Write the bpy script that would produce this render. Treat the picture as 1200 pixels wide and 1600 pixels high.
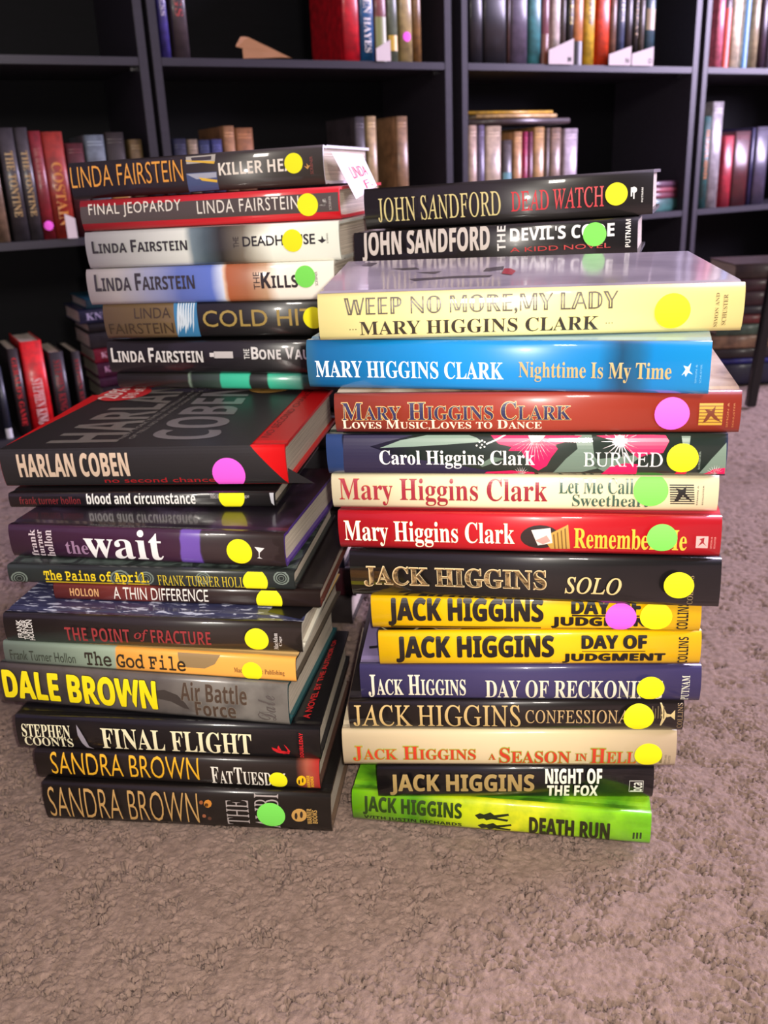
import bpy, bmesh, math, random
import numpy as np
from mathutils import Vector, Matrix, noise as mnoise

for o in list(bpy.data.objects): bpy.data.objects.remove(o)
SC = bpy.context.scene
COL = SC.collection
R = random.Random(7)

# ---------------------------------------------------------------- camera
PITCH, ROLL, EYE, FPX = [0.35512, -0.04231, 0.46354, 1436.22513]
fw = Vector((0, math.cos(PITCH), -math.sin(PITCH)))
up0 = Vector((0, math.sin(PITCH), math.cos(PITCH)))
rt0 = Vector((1, 0, 0))
rt = rt0*math.cos(ROLL) + up0*math.sin(ROLL)
up = -rt0*math.sin(ROLL) + up0*math.cos(ROLL)
cd = bpy.data.cameras.new('camera')
cam = bpy.data.objects.new('camera', cd); COL.objects.link(cam)
M = Matrix((rt, up, -fw)).transposed().to_4x4(); M.translation = Vector((0, 0, EYE))
cam.matrix_world = M
cd.sensor_fit = 'VERTICAL'; cd.sensor_height = 36; cd.sensor_width = 27
cd.lens = FPX/1600*36
cd.clip_start = .02; cd.clip_end = 50
cd.dof.use_dof = True; cd.dof.focus_distance = .62; cd.dof.aperture_fstop = 11
SC.camera = cam

# ---------------------------------------------------------------- world, lights, exposure
SC.view_settings.view_transform = 'Standard'; SC.view_settings.look = 'None'
SC.view_settings.gamma = 1; SC.view_settings.use_curve_mapping = False
SC.view_settings.exposure = 0.0
W = bpy.data.worlds.new('world'); SC.world = W; W.use_nodes = True
W.node_tree.nodes['Background'].inputs[0].default_value = (.75, .72, .80, 1)
W.node_tree.nodes['Background'].inputs[1].default_value = .09
SC.cycles.max_bounces = 5; SC.cycles.diffuse_bounces = 3; SC.cycles.glossy_bounces = 3
SC.cycles.transmission_bounces = 2; SC.cycles.use_denoising = True
SC.cycles.caustics_reflective = False; SC.cycles.caustics_refractive = False
SC.cycles.sample_clamp_indirect = 4

TH = 0.49203; OY = 1.9946
DS = Vector((math.cos(TH), math.sin(TH), 0))      # along the bookcases, to the right
DN = Vector((math.sin(TH), -math.cos(TH), 0))     # out of the bookcases, into the room
OO = Vector((0, OY, 0))
def wp(s, n, z): return OO + DS*s + DN*n + Vector((0, 0, z))

def area(name, loc, aim, size, size_y, power, col, shape='RECTANGLE'):
    l = bpy.data.lights.new(name, 'AREA'); l.shape = shape; l.size = size
    if shape == 'RECTANGLE': l.size_y = size_y
    l.energy = power; l.color = col
    o = bpy.data.objects.new(name, l); COL.objects.link(o); o.location = loc
    o.rotation_euler = (Vector(aim)-Vector(loc)).to_track_quat('-Z', 'Y').to_euler()
    return o
# the phone's own small flash just beside the lens
area('phone_flash', (.016, -.004, EYE+.012), (.016, 1, EYE+.012-.36), .009, .009, 5.6, (1, .93, .84), 'DISK')
# daylight outside the window in the right wall
area('window_daylight', wp(2.50, 1.25, 1.35), wp(0, 1.0, .1), 1.3, 1.3, 230, (.80, .69, 1.0))
# added fill light behind the camera, lifts what the flash leaves dim
area('fill_light', wp(-.9, 3.1, 1.55), wp(-.1, 1.0, .3), .45, .45, 29, (1, .91, .82))

# ---------------------------------------------------------------- materials
def lin(c):
    return tuple(((v/255)/12.92 if v/255 <= .04045 else ((v/255+.055)/1.055)**2.4) for v in c[:3]) + (1,)
_M = {}
def nodes(m):
    m.use_nodes = True; t = m.node_tree; return t, t.nodes['Principled BSDF']
def mat(c, rough=.45, coat=0, name='paint', metal=0, coat_rough=.1, spec=.5):
    k = (tuple(c), rough, coat, name, metal, coat_rough)
    if k in _M: return _M[k]
    m = bpy.data.materials.new(name); t, b = nodes(m)
    b.inputs['Base Color'].default_value = lin(c); b.inputs['Roughness'].default_value = rough
    b.inputs['Coat Weight'].default_value = coat; b.inputs['Coat Roughness'].default_value = coat_rough
    b.inputs['Metallic'].default_value = metal; b.inputs['Specular IOR Level'].default_value = spec
    _M[k] = m; return m
def link(t, a, ao, b, bi): t.links.new(a.outputs[ao], b.inputs[bi])
def bump(t, b, scale, strength, dist=.0004, stretch=None, detail=2, coat=True):
    tc = t.nodes.new('ShaderNodeTexCoord'); mp = t.nodes.new('ShaderNodeMapping')
    link(t, tc, 'Object', mp, 'Vector')
    if stretch: mp.inputs['Scale'].default_value = stretch
    n = t.nodes.new('ShaderNodeTexNoise'); n.inputs['Scale'].default_value = scale; n.inputs['Detail'].default_value = detail
    link(t, mp, 'Vector', n, 'Vector')
    bp = t.nodes.new('ShaderNodeBump'); bp.inputs['Strength'].default_value = strength; bp.inputs['Distance'].default_value = dist
    link(t, n, 'Fac', bp, 'Height'); link(t, bp, 'Normal', b, 'Normal')
    if coat: link(t, bp, 'Normal', b, 'Coat Normal')
def deep(c):
    """Dark printed stock is close to black."""
    return [v*.68 for v in c] if max(c) < 80 else c
def ramp_mat(stops, gloss, noise=None):
    """Printed jacket: colours laid out along the spine, clear film over it."""
    m = bpy.data.materials.new('printed_jacket'); t, b = nodes(m)
    u = t.nodes.new('ShaderNodeUVMap'); s = t.nodes.new('ShaderNodeSeparateXYZ'); link(t, u, 'UV', s, 'Vector')
    r = t.nodes.new('ShaderNodeValToRGB'); cr = r.color_ramp
    while len(cr.elements) < len(stops): cr.elements.new(.5)
    for e, (p, c) in zip(cr.elements, sorted(stops, key=lambda q: q[0])): e.position = p; e.color = lin(deep(c))
    tc = t.nodes.new('ShaderNodeTexCoord'); n = t.nodes.new('ShaderNodeTexNoise'); n.inputs['Scale'].default_value = 45; n.inputs['Detail'].default_value = 4
    link(t, tc, 'Object', n, 'Vector')
    a = t.nodes.new('ShaderNodeMath'); a.operation = 'MULTIPLY_ADD'; a.inputs[1].default_value = .03 if len(stops) > 2 else 0
    link(t, n, 'Fac', a, 0); 
    a2 = t.nodes.new('ShaderNodeMath'); a2.operation = 'SUBTRACT'; link(t, s, 'X', a2, 0); a2.inputs[1].default_value = .015 if len(stops) > 2 else 0
    link(t, a2, 'Value', a, 2); link(t, a, 'Value', r, 'Fac')
    mx = t.nodes.new('ShaderNodeMix'); mx.data_type = 'RGBA'; mx.blend_type = 'MIX'
    mr = t.nodes.new('ShaderNodeMapRange'); link(t, n, 'Fac', mr, 'Value')
    mr.inputs['From Min'].default_value = .45; mr.inputs['From Max'].default_value = .7; mr.inputs['To Max'].default_value = .75 if noise else .0
    link(t, mr, 'Result', mx, 'Factor'); link(t, r, 'Color', mx, 6); mx.inputs[7].default_value = lin(noise or (0, 0, 0))
    link(t, mx, 2, b, 'Base Color')
    b.inputs['Roughness'].default_value = .38; b.inputs['Coat Weight'].default_value = .9 if gloss < .2 else .45
    b.inputs['Coat Roughness'].default_value = gloss*.75; b.inputs['Coat IOR'].default_value = 1.5
    bump(t, b, 60, .22, .0005, (.25, 1, 1.2))
    return m
def top_mat(kind, gloss=.12):
    """Front covers seen lying on top."""
    if not isinstance(kind, str):
        k = ('top', tuple(kind), gloss)
        if k not in _M:
            m = bpy.data.materials.new('cover_print'); t, b = nodes(m); b.inputs['Base Color'].default_value = lin(deep(kind))
            b.inputs['Roughness'].default_value = .4; b.inputs['Coat Weight'].default_value = .7 if gloss < .25 else .1; b.inputs['Coat Roughness'].default_value = gloss
            bump(t, b, 30, .3, .0006); _M[k] = m
        return _M[k]
    m = bpy.data.materials.new('cover_print_'+kind); t, b = nodes(m)
    tc = t.nodes.new('ShaderNodeTexCoord'); mp = t.nodes.new('ShaderNodeMapping'); link(t, tc, 'Object', mp, 'Vector')
    r = t.nodes.new('ShaderNodeValToRGB'); cr = r.color_ramp
    def noise(scale, detail=5, dist=0):
        n = t.nodes.new('ShaderNodeTexNoise'); n.inputs['Scale'].default_value = scale; n.inputs['Detail'].default_value = detail; n.inputs['Distortion'].default_value = dist
        link(t, mp, 'Vector', n, 'Vector'); link(t, n, 'Fac', r, 'Fac')
    spec = {'grey': [(.3, (140, 130, 146)), (.55, (180, 170, 182)), (.75, (200, 192, 200))],
            'tan': [(.35, (120, 95, 75)), (.5, (190, 165, 140)), (.7, (220, 205, 185))],
            'green': [(.35, (35, 70, 20)), (.5, (90, 160, 25)), (.7, (140, 200, 30))],
            'rain': [(.0, (28, 30, 52)), (.56, (62, 64, 98)), (.62, (190, 195, 215))],
            'net': [(.0, (205, 195, 150)), (.035, (35, 32, 28)), (.2, (22, 20, 18))],
            'swirl': [(.3, (38, 44, 42)), (.5, (80, 92, 86)), (.58, (42, 48, 46))],
            'dark': [(.4, (24, 20, 26)), (.6, (45, 32, 48)), (.8, (80, 70, 95))],
            'photo': [(.3, (60, 58, 60)), (.5, (95, 92, 95)), (.62, (150, 146, 150))]}[kind]
    while len(cr.elements) < len(spec): cr.elements.new(.5)
    for e, (p, c) in zip(cr.elements, spec): e.position = p; e.color = lin(c)
    if kind == 'rain': mp.inputs['Scale'].default_value = (1, 3.2, 1); mp.inputs['Rotation'].default_value = (0, 0, .5); noise(95, 3, .4)
    elif kind == 'net':
        v = t.nodes.new('ShaderNodeTexVoronoi'); v.feature = 'DISTANCE_TO_EDGE'; v.inputs['Scale'].default_value = 38
        link(t, mp, 'Vector', v, 'Vector'); link(t, v, 'Distance', r, 'Fac')
    elif kind == 'swirl': noise(28, 1, 3)
    elif kind == 'grey': noise(14, 8, .5)
    else: noise(32, 6, .5)
    link(t, r, 'Color', b, 'Base Color')
    b.inputs['Roughness'].default_value = .4; b.inputs['Coat Weight'].default_value = .8; b.inputs['Coat Roughness'].default_value = gloss
    bump(t, b, 25, .35, .0008); return m
def page_mat():
    m = bpy.data.materials.new('page_edges'); t, b = nodes(m)
    tc = t.nodes.new('ShaderNodeTexCoord'); mp = t.nodes.new('ShaderNodeMapping'); link(t, tc, 'Object', mp, 'Vector'); mp.inputs['Scale'].default_value = (3, 3, 700)
    n = t.nodes.new('ShaderNodeTexNoise'); n.inputs['Scale'].default_value = 3; n.inputs['Detail'].default_value = 3; link(t, mp, 'Vector', n, 'Vector')
    r = t.nodes.new('ShaderNodeValToRGB'); r.color_ramp.elements[0].position = .3; r.color_ramp.elements[0].color = lin((150, 138, 122))
    r.color_ramp.elements[1].position = .62; r.color_ramp.elements[1].color = lin((218, 206, 188)); link(t, n, 'Fac', r, 'Fac'); link(t, r, 'Color', b, 'Base Color')
    b.inputs['Roughness'].default_value = .85
    bp = t.nodes.new('ShaderNodeBump'); bp.inputs['Strength'].default_value = .5; bp.inputs['Distance'].default_value = .0004; link(t, n, 'Fac', bp, 'Height'); link(t, bp, 'Normal', b, 'Normal')
    return m
PAGES = page_mat()
def wood_mat(c, rough=.35):
    m = bpy.data.materials.new('black_laminate'); t, b = nodes(m)
    tc = t.nodes.new('ShaderNodeTexCoord'); mp = t.nodes.new('ShaderNodeMapping'); link(t, tc, 'Object', mp, 'Vector'); mp.inputs['Scale'].default_value = (1, 12, 12)
    n = t.nodes.new('ShaderNodeTexNoise'); n.inputs['Scale'].default_value = 9; n.inputs['Detail'].default_value = 6; link(t, mp, 'Vector', n, 'Vector')
    r = t.nodes.new('ShaderNodeValToRGB'); r.color_ramp.elements[0].color = lin([v*.8 for v in c]); r.color_ramp.elements[1].color = lin([v*1.15 for v in c])
    link(t, n, 'Fac', r, 'Fac'); link(t, r, 'Color', b, 'Base Color'); b.inputs['Roughness'].default_value = rough; b.inputs['Specular IOR Level'].default_value = .42 if rough < .5 else .12
    bp = t.nodes.new('ShaderNodeBump'); bp.inputs['Strength'].default_value = .15; bp.inputs['Distance'].default_value = .0005; link(t, n, 'Fac', bp, 'Height'); link(t, bp, 'Normal', b, 'Normal')
    return m
def cloth_mat(c, c2=None):
    k = ('cloth', tuple(c), tuple(c2) if c2 else None)
    if k in _M: return _M[k]
    m = bpy.data.materials.new('book_cloth'); t, b = nodes(m)
    tc = t.nodes.new('ShaderNodeTexCoord'); n = t.nodes.new('ShaderNodeTexNoise'); n.inputs['Scale'].default_value = 60; n.inputs['Detail'].default_value = 5; link(t, tc, 'Object', n, 'Vector')
    r = t.nodes.new('ShaderNodeValToRGB'); r.color_ramp.elements[0].position = .3; r.color_ramp.elements[0].color = lin([v*.78 for v in c]); r.color_ramp.elements[1].position = .65; r.color_ramp.elements[1].color = lin([min(255, v*1.1) for v in c])
    link(t, n, 'Fac', r, 'Fac'); link(t, r, 'Color', b, 'Base Color'); b.inputs['Roughness'].default_value = .45
    b.inputs['Coat Weight'].default_value = .4; b.inputs['Coat Roughness'].default_value = .2
    _M[k] = m; return m

# ---------------------------------------------------------------- object helpers
def link_obj(name, data, parent=None, mw=None):
    o = bpy.data.objects.new(name, data); COL.objects.link(o)
    if parent: o.parent = parent
    elif mw is not None: o.matrix_world = mw
    return o
def thing(name, label, cat, mw=None, group=None):
    o = bpy.data.objects.new(name, None); COL.objects.link(o); o.empty_display_size = .02
    if mw is not None: o.matrix_world = mw
    o['label'] = label; o['category'] = cat
    if group: o['group'] = group
    return o
def mesh_from(name, verts, faces, mats, mi=None, uvs=None, smooth=None):
    me = bpy.data.meshes.new(name); me.from_pydata(verts, [], faces)
    for m in mats: me.materials.append(m)
    if mi: me.polygons.foreach_set('material_index', mi)
    if uvs:
        ul = me.uv_layers.new(name='UVMap')
        for p in me.polygons:
            for li in p.loop_indices: ul.data[li].uv = uvs[me.loops[li].vertex_index]
    if smooth: me.polygons.foreach_set('use_smooth', smooth)
    me.update(); return me
def box_mesh(name, x0, x1, y0, y1, z0, z1, m, bevel=0):
    bm = bmesh.new(); bmesh.ops.create_cube(bm, size=1)
    for v in bm.verts: v.co = Vector((x0+(v.co.x+.5)*(x1-x0), y0+(v.co.y+.5)*(y1-y0), z0+(v.co.z+.5)*(z1-z0)))
    if bevel: bmesh.ops.bevel(bm, geom=list(bm.edges), offset=bevel, segments=2, affect='EDGES')
    me = bpy.data.meshes.new(name); bm.to_mesh(me); bm.free(); me.materials.append(m); return me

# ---------------------------------------------------------------- book anatomy
def spine_y(v, b):
    w = 2*v-1
    return -b*(1-w*w) + .0009*abs(w)**8
def cover_mesh(L, T, Wd, b, mats, tb=None):
    """Case of a hardcover: two boards, hinges and a rounded spine, as one C-shaped shell.
    x along the spine, y away from it, z through the thickness."""
    tb = tb or min(.0026, T*.11); NS = 12
    out = [(Wd, 0), (.013, 0), (.009, .0008), (.0045, .0001)]
    inn = [(Wd, tb), (.013, tb), (.009, tb+.0006), (.007, tb)]
    tags = [2, 2, 2, 0]
    for i in range(NS+1):
        v = i/NS; out.append((spine_y(v, b), v*T)); inn.append((max(spine_y(v, b)+tb*.8, 0), tb+(T-2*tb)*v)); tags.append(0)
    out += [(.0045, T-.0001), (.009, T-.0008), (.013, T), (Wd, T)]
    inn += [(.007, T-tb), (.009, T-tb-.0006), (.013, T-tb), (Wd, T-tb)]
    tags += [1, 1, 1]
    n = len(out); verts = []; uvs = []; faces = []; mi = []; sm = []
    for x in (-L/2, L/2):
        for (y, z) in out: verts.append((x, y, z)); uvs.append((x/L+.5, z/T))
        for (y, z) in inn: verts.append((x, y, z)); uvs.append((x/L+.5, z/T))
    S = 2*n
    for i in range(n-1):
        faces.append((i, i+1, S+i+1, S+i)); mi.append(tags[i]); sm.append(tags[i] == 0)
        faces.append((n+i+1, n+i, S+n+i, S+n+i+1)); mi.append(3); sm.append(False)
        faces.append((i+1, i, n+i, n+i+1)); mi.append(3); sm.append(False)
        faces.append((S+i, S+i+1, S+n+i+1, S+n+i)); mi.append(3); sm.append(False)
    for i in (0, n-1):
        f = (i, S+i, S+n+i, n+i); faces.append(f if i == 0 else f[::-1]); mi.append(3); sm.append(False)
    me = mesh_from('cover', verts, faces, mats, mi, uvs, sm); return me
def page_mesh(L, T, Wd, tb=None):
    tb = tb or min(.0026, T*.11); e = .003; NS = 6; verts = []; faces = []
    prof = []
    for i in range(NS+1):
        v = i/NS; w = 2*v-1; prof.append((Wd-.004-.0025*(1-w*w), tb+(T-2*tb)*v))
    prof += [(.004, T-tb), (.004, tb)]
    n = len(prof)
    for x in (-L/2+e, L/2-e): verts += [(x, y, z) for y, z in prof]
    for i in range(n): j = (i+1) % n; faces.append((i, j, n+j, n+i))
    faces.append(tuple(range(n))[::-1]); faces.append(tuple(range(n, 2*n)))
    return mesh_from('page_block', verts, faces, [PAGES])

# ---------------------------------------------------------------- lettering
MATH = {'bold': (0x1D5D4, 0x1D5EE), 'bser': (0x1D400, 0x1D41A), 'rom': (0x1D400, 0x1D41A), 'ital': (0x1D434, 0x1D44E),
        'mono': (0x1D670, 0x1D68A), 'dbl': (0x1D538, 0x1D552), 'scr': (0x1D4D0, 0x1D4EA)}
DBL = {'C': 'ℂ', 'H': 'ℍ', 'N': 'ℕ', 'P': 'ℙ', 'Q': 'ℚ', 'R': 'ℝ', 'Z': 'ℤ'}
def glyphs(s, st):
    if st not in MATH: return s
    U, l = MATH[st]; o = ''
    for ch in s:
        if st == 'dbl' and ch in DBL: o += DBL[ch]
        elif st == 'ital' and ch == 'h': o += 'ℎ'
        elif 'A' <= ch <= 'Z': o += chr(U+ord(ch)-65)
        elif 'a' <= ch <= 'z': o += chr(l+ord(ch)-97)
        else: o += ch
    return o
_TC = {}
def raw_text(s, st, off):
    k = (s, st, round(off, 4))
    if k in _TC: return _TC[k]
    cu = bpy.data.curves.new('lettering', 'FONT'); cu.body = glyphs(s, st); cu.resolution_u = 3; cu.offset = off
    if st == 'mono2': cu.space_character = 1.12
    ob = bpy.data.objects.new('lettering', cu); me = bpy.data.meshes.new_from_object(ob)
    n = len(me.vertices); co = np.empty(n*3, dtype=np.float32); me.vertices.foreach_get('co', co)
    vs = [(float(a), float(b)) for a, b in co.reshape(-1, 3)[:, :2]]; fs = [tuple(p.vertices) for p in me.polygons]
    bpy.data.meshes.remove(me); bpy.data.objects.remove(ob); bpy.data.curves.remove(cu)
    _TC[k] = (vs, fs); return vs, fs
def bbox(vs):
    xs = [v[0] for v in vs]; ys = [v[1] for v in vs]; return min(xs), max(xs), min(ys), max(ys)
def layout(s, st, off=0, ref=0):
    """2D mesh of a line of text, plus the box it is fitted by (from the un-thickened letters)."""
    if st in ('sc', 'ssc'):
        base = 'bser' if st == 'sc' else 'bold'; o2 = max(off, 0)
        vs, fs, rb = [], [], []; x = 0
        runs = []; 
        for ch in s:
            kind = ' ' if ch == ' ' else ('U' if (ch.isupper() or ch in "&") else 'L')
            if runs and runs[-1][0] == kind and kind != 'U': runs[-1][1] += ch
            else: runs.append([kind, ch])
        for kind, tx in runs:
            if kind == ' ': x += .26; continue
            k = 1.0 if kind == 'U' else .78
            v0, f0 = raw_text(tx.upper(), base, o2); r0 = bbox(raw_text(tx.upper(), base, 0)[0])
            i0 = len(vs); vs += [((a-r0[0])*k+x, b*k) for a, b in v0]; fs += [tuple(i+i0 for i in f) for f in f0]
            rb += [(x, r0[2]*k), (x+(r0[1]-r0[0])*k, r0[3]*k)]
            x += (r0[1]-r0[0])*k + .055
        return vs, fs, bbox(rb)
    if st == 'bser' or (st == 'rom' and s.upper() != s): off = max(off, 0)
    if st == 'rom' and s.upper() == s:
        k = .268     # sloped book capitals set upright
        v, f = raw_text(s, 'ital', max(off+.004, 0)); r = raw_text(s, 'ital', 0)[0]
        return [(a-b_*k, b_) for a, b_ in v], f, bbox([(a-b_*k, b_) for a, b_ in r])
    b = bbox(raw_text(s, st, 0)[0])
    if st == 'bold': off = min(off, .004)
    v, f = raw_text(s, st, off)
    return v, f, b

class Decals:
    """Collects flat printed shapes wrapped on one book: x in metres along the spine, m in metres up the thickness."""
    def __init__(s, L, T, b): s.L, s.T, s.b = L, T, b; s.parts = {}
    def surf(s, x, m, eps):
        T = s.T
        if m > T: return (x, .0009+(m-T), T+eps)
        if m < 0: return (x, .0009-m, -eps)
        i = min(int(m/T*12), 11); f = m/T*12-i
        return (x, spine_y(i/12, s.b)*(1-f)+spine_y((i+1)/12, s.b)*f-eps, m)
    def add(s, part, vs, fs, mt, eps, clip=True):
        T = s.T; bm = bmesh.new(); bv = [bm.verts.new((a, c, 0)) for a, c in vs]
        for f in fs:
            try: bm.faces.new([bv[i] for i in f])
            except ValueError: pass
        if not bm.faces: bm.free(); return
        lo = min(c for a, c in vs); hi = max(c for a, c in vs)
        cuts = [T*i/12 for i in range(0, 13)]
        for c in cuts:
            if lo < c < hi: bmesh.ops.bisect_plane(bm, geom=bm.verts[:]+bm.edges[:]+bm.faces[:], plane_co=(0, c, 0), plane_no=(0, 1, 0))
        if clip:
            for c, no in ((.0004, (0, -1, 0)), (T-.0004, (0, 1, 0))):
                bmesh.ops.bisect_plane(bm, geom=bm.verts[:]+bm.edges[:]+bm.faces[:], plane_co=(0, c, 0), plane_no=no, clear_outer=True)
            for c, no in ((-s.L/2, (-1, 0, 0)), (s.L/2, (1, 0, 0))):
                bmesh.ops.bisect_plane(bm, geom=bm.verts[:]+bm.edges[:]+bm.faces[:], plane_co=(c, 0, 0), plane_no=no, clear_outer=True)
        bm.verts.index_update(); P = s.parts.setdefault(part, ([], [], [], []))
        i0 = len(P[0])
        P[0].extend(s.surf(v.co.x, v.co.y, eps) for v in bm.verts)
        if mt not in P[2]: P[2].append(mt)
        k = P[2].index(mt)
        for f in bm.faces:
            idx = [v.index+i0 for v in f.verts]
            a = f.normal.z; idx = idx if a > 0 else idx[::-1]
            P[1].append(idx); P[3].append(k)
        bm.free()
    def build(s, parent):
        for part, (v, f, ms, mi) in s.parts.items():
            if not f: continue
            me = mesh_from(part.split('#')[0], v, f, ms, mi); link_obj(part.split('#')[0], me, parent)
DOT = {'ylw': (238, 232, 5), 'grn': (120, 222, 85), 'pnk': (250, 95, 225)}
INK = lambda c, g=.35: mat(c, .38, .8 if g < .2 else .35, 'printed_ink', coat_rough=max(g, .06))
def poly_tris(pts):
    from mathutils.geometry import tessellate_polygon
    return tessellate_polygon([[Vector((a, b, 0)) for a, b in pts]])
def dress(d, items, gloss):
    n = 0
    for it in items:
        L, T = d.L, d.T
        if it['k'] == 't':
            n += 1
            u0, v0, u1, v1 = it['b']
            for layer in ((0, 1) if 'out' in it else (1,)):
                of = it.get('off', 0) + (it['oo'] if layer == 0 else 0)
                vs, fs, bb = layout(it['s'], it['st'], of)
                # heavier strokes: shifted copies laid over each other keep the counters open
                e = min(of, .06)*.8 if it['st'] == 'bold' and of > .006 else 0
                w, h = max(bb[1]-bb[0], 1e-6), max(bb[3]-bb[2], 1e-6)
                nv0 = [((a-bb[0])/w, (c-bb[2])/h) for a, c in vs]
                for ci, (sx, sy) in enumerate(((0, 0), (-e, 0), (e, 0), (0, e*.6), (0, -e*.6)) if e else ((0, 0),)):
                    nv = [(a+sx/w, c+sy/h) for a, c in nv0]
                    if it.get('rot'): nv = [(u1-(u1-u0)*b2, v0+(v1-v0)*a2) for a2, b2 in nv]
                    else: nv = [(u0+(u1-u0)*a2, v0+(v1-v0)*b2) for a2, b2 in nv]
                    P = [((a2-.5)*L, b2*T) for a2, b2 in nv]
                    part = it.get('p', 'spine_lettering')
                    if part == 'spine_lettering': part += '#%d' % n
                    d.add(part, P, fs, INK(it['out'] if layer == 0 else it['c'], gloss), .0005+.00025*layer+.00004*ci)
        elif it['k'] == 'p':
            P = [((a-.5)*L, c*T) for a, c in it['pts']]
            d.add(it['p'], P, poly_tris(it['pts']), INK(it['c'], gloss), .00012+.00012*it['l'])
        elif it['k'] == 's':
            cx, cm, r = (it['u']-.5)*L, it['v']*T, it['r']
            P = [(cx+r*math.cos(2*math.pi*i/32), cm+r*math.sin(2*math.pi*i/32)) for i in range(32)]
            d.add('dot_sticker', P, [tuple(range(32))], mat(DOT[it['c']], .7, 0, 'fluorescent_paper'), .00095)
def top_items(root, items, L, T, gloss):
    P = {}
    for it in items:
        if it['k'] == 'q':
            vs = [((u-.5)*L, m, T+.0002+.0002*it['l']) for u, m in it['pts']]; fs = [tuple(f) for f in poly_tris(it['pts'])]; c = it['c']
        elif it['k'] == 'u':
            v0, fs, bb = layout(it['s'], it['st'], it['off']); A, Bq, Cq, Dq = it['q']; vs = []
            for a, c2 in v0:
                a = (a-bb[0])/(bb[1]-bb[0]); c2 = (c2-bb[2])/(bb[3]-bb[2])
                u = (A[0]*(1-a)+Bq[0]*a)*(1-c2)+(Dq[0]*(1-a)+Cq[0]*a)*c2; m = (A[1]*(1-a)+Bq[1]*a)*(1-c2)+(Dq[1]*(1-a)+Cq[1]*a)*c2
                vs.append(((u-.5)*L, m, T+.0009))
            c = it['c']
        else: continue
        me = mesh_from(it['p'], vs, fs, [INK(c, gloss)]); link_obj(it['p'], me, root)
def book_matrix(c, yaw, lean, roll):
    return Matrix.Translation(c) @ Matrix.Rotation(yaw, 4, 'Z') @ Matrix.Rotation(lean, 4, 'X') @ Matrix.Rotation(roll, 4, 'Y')

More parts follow.
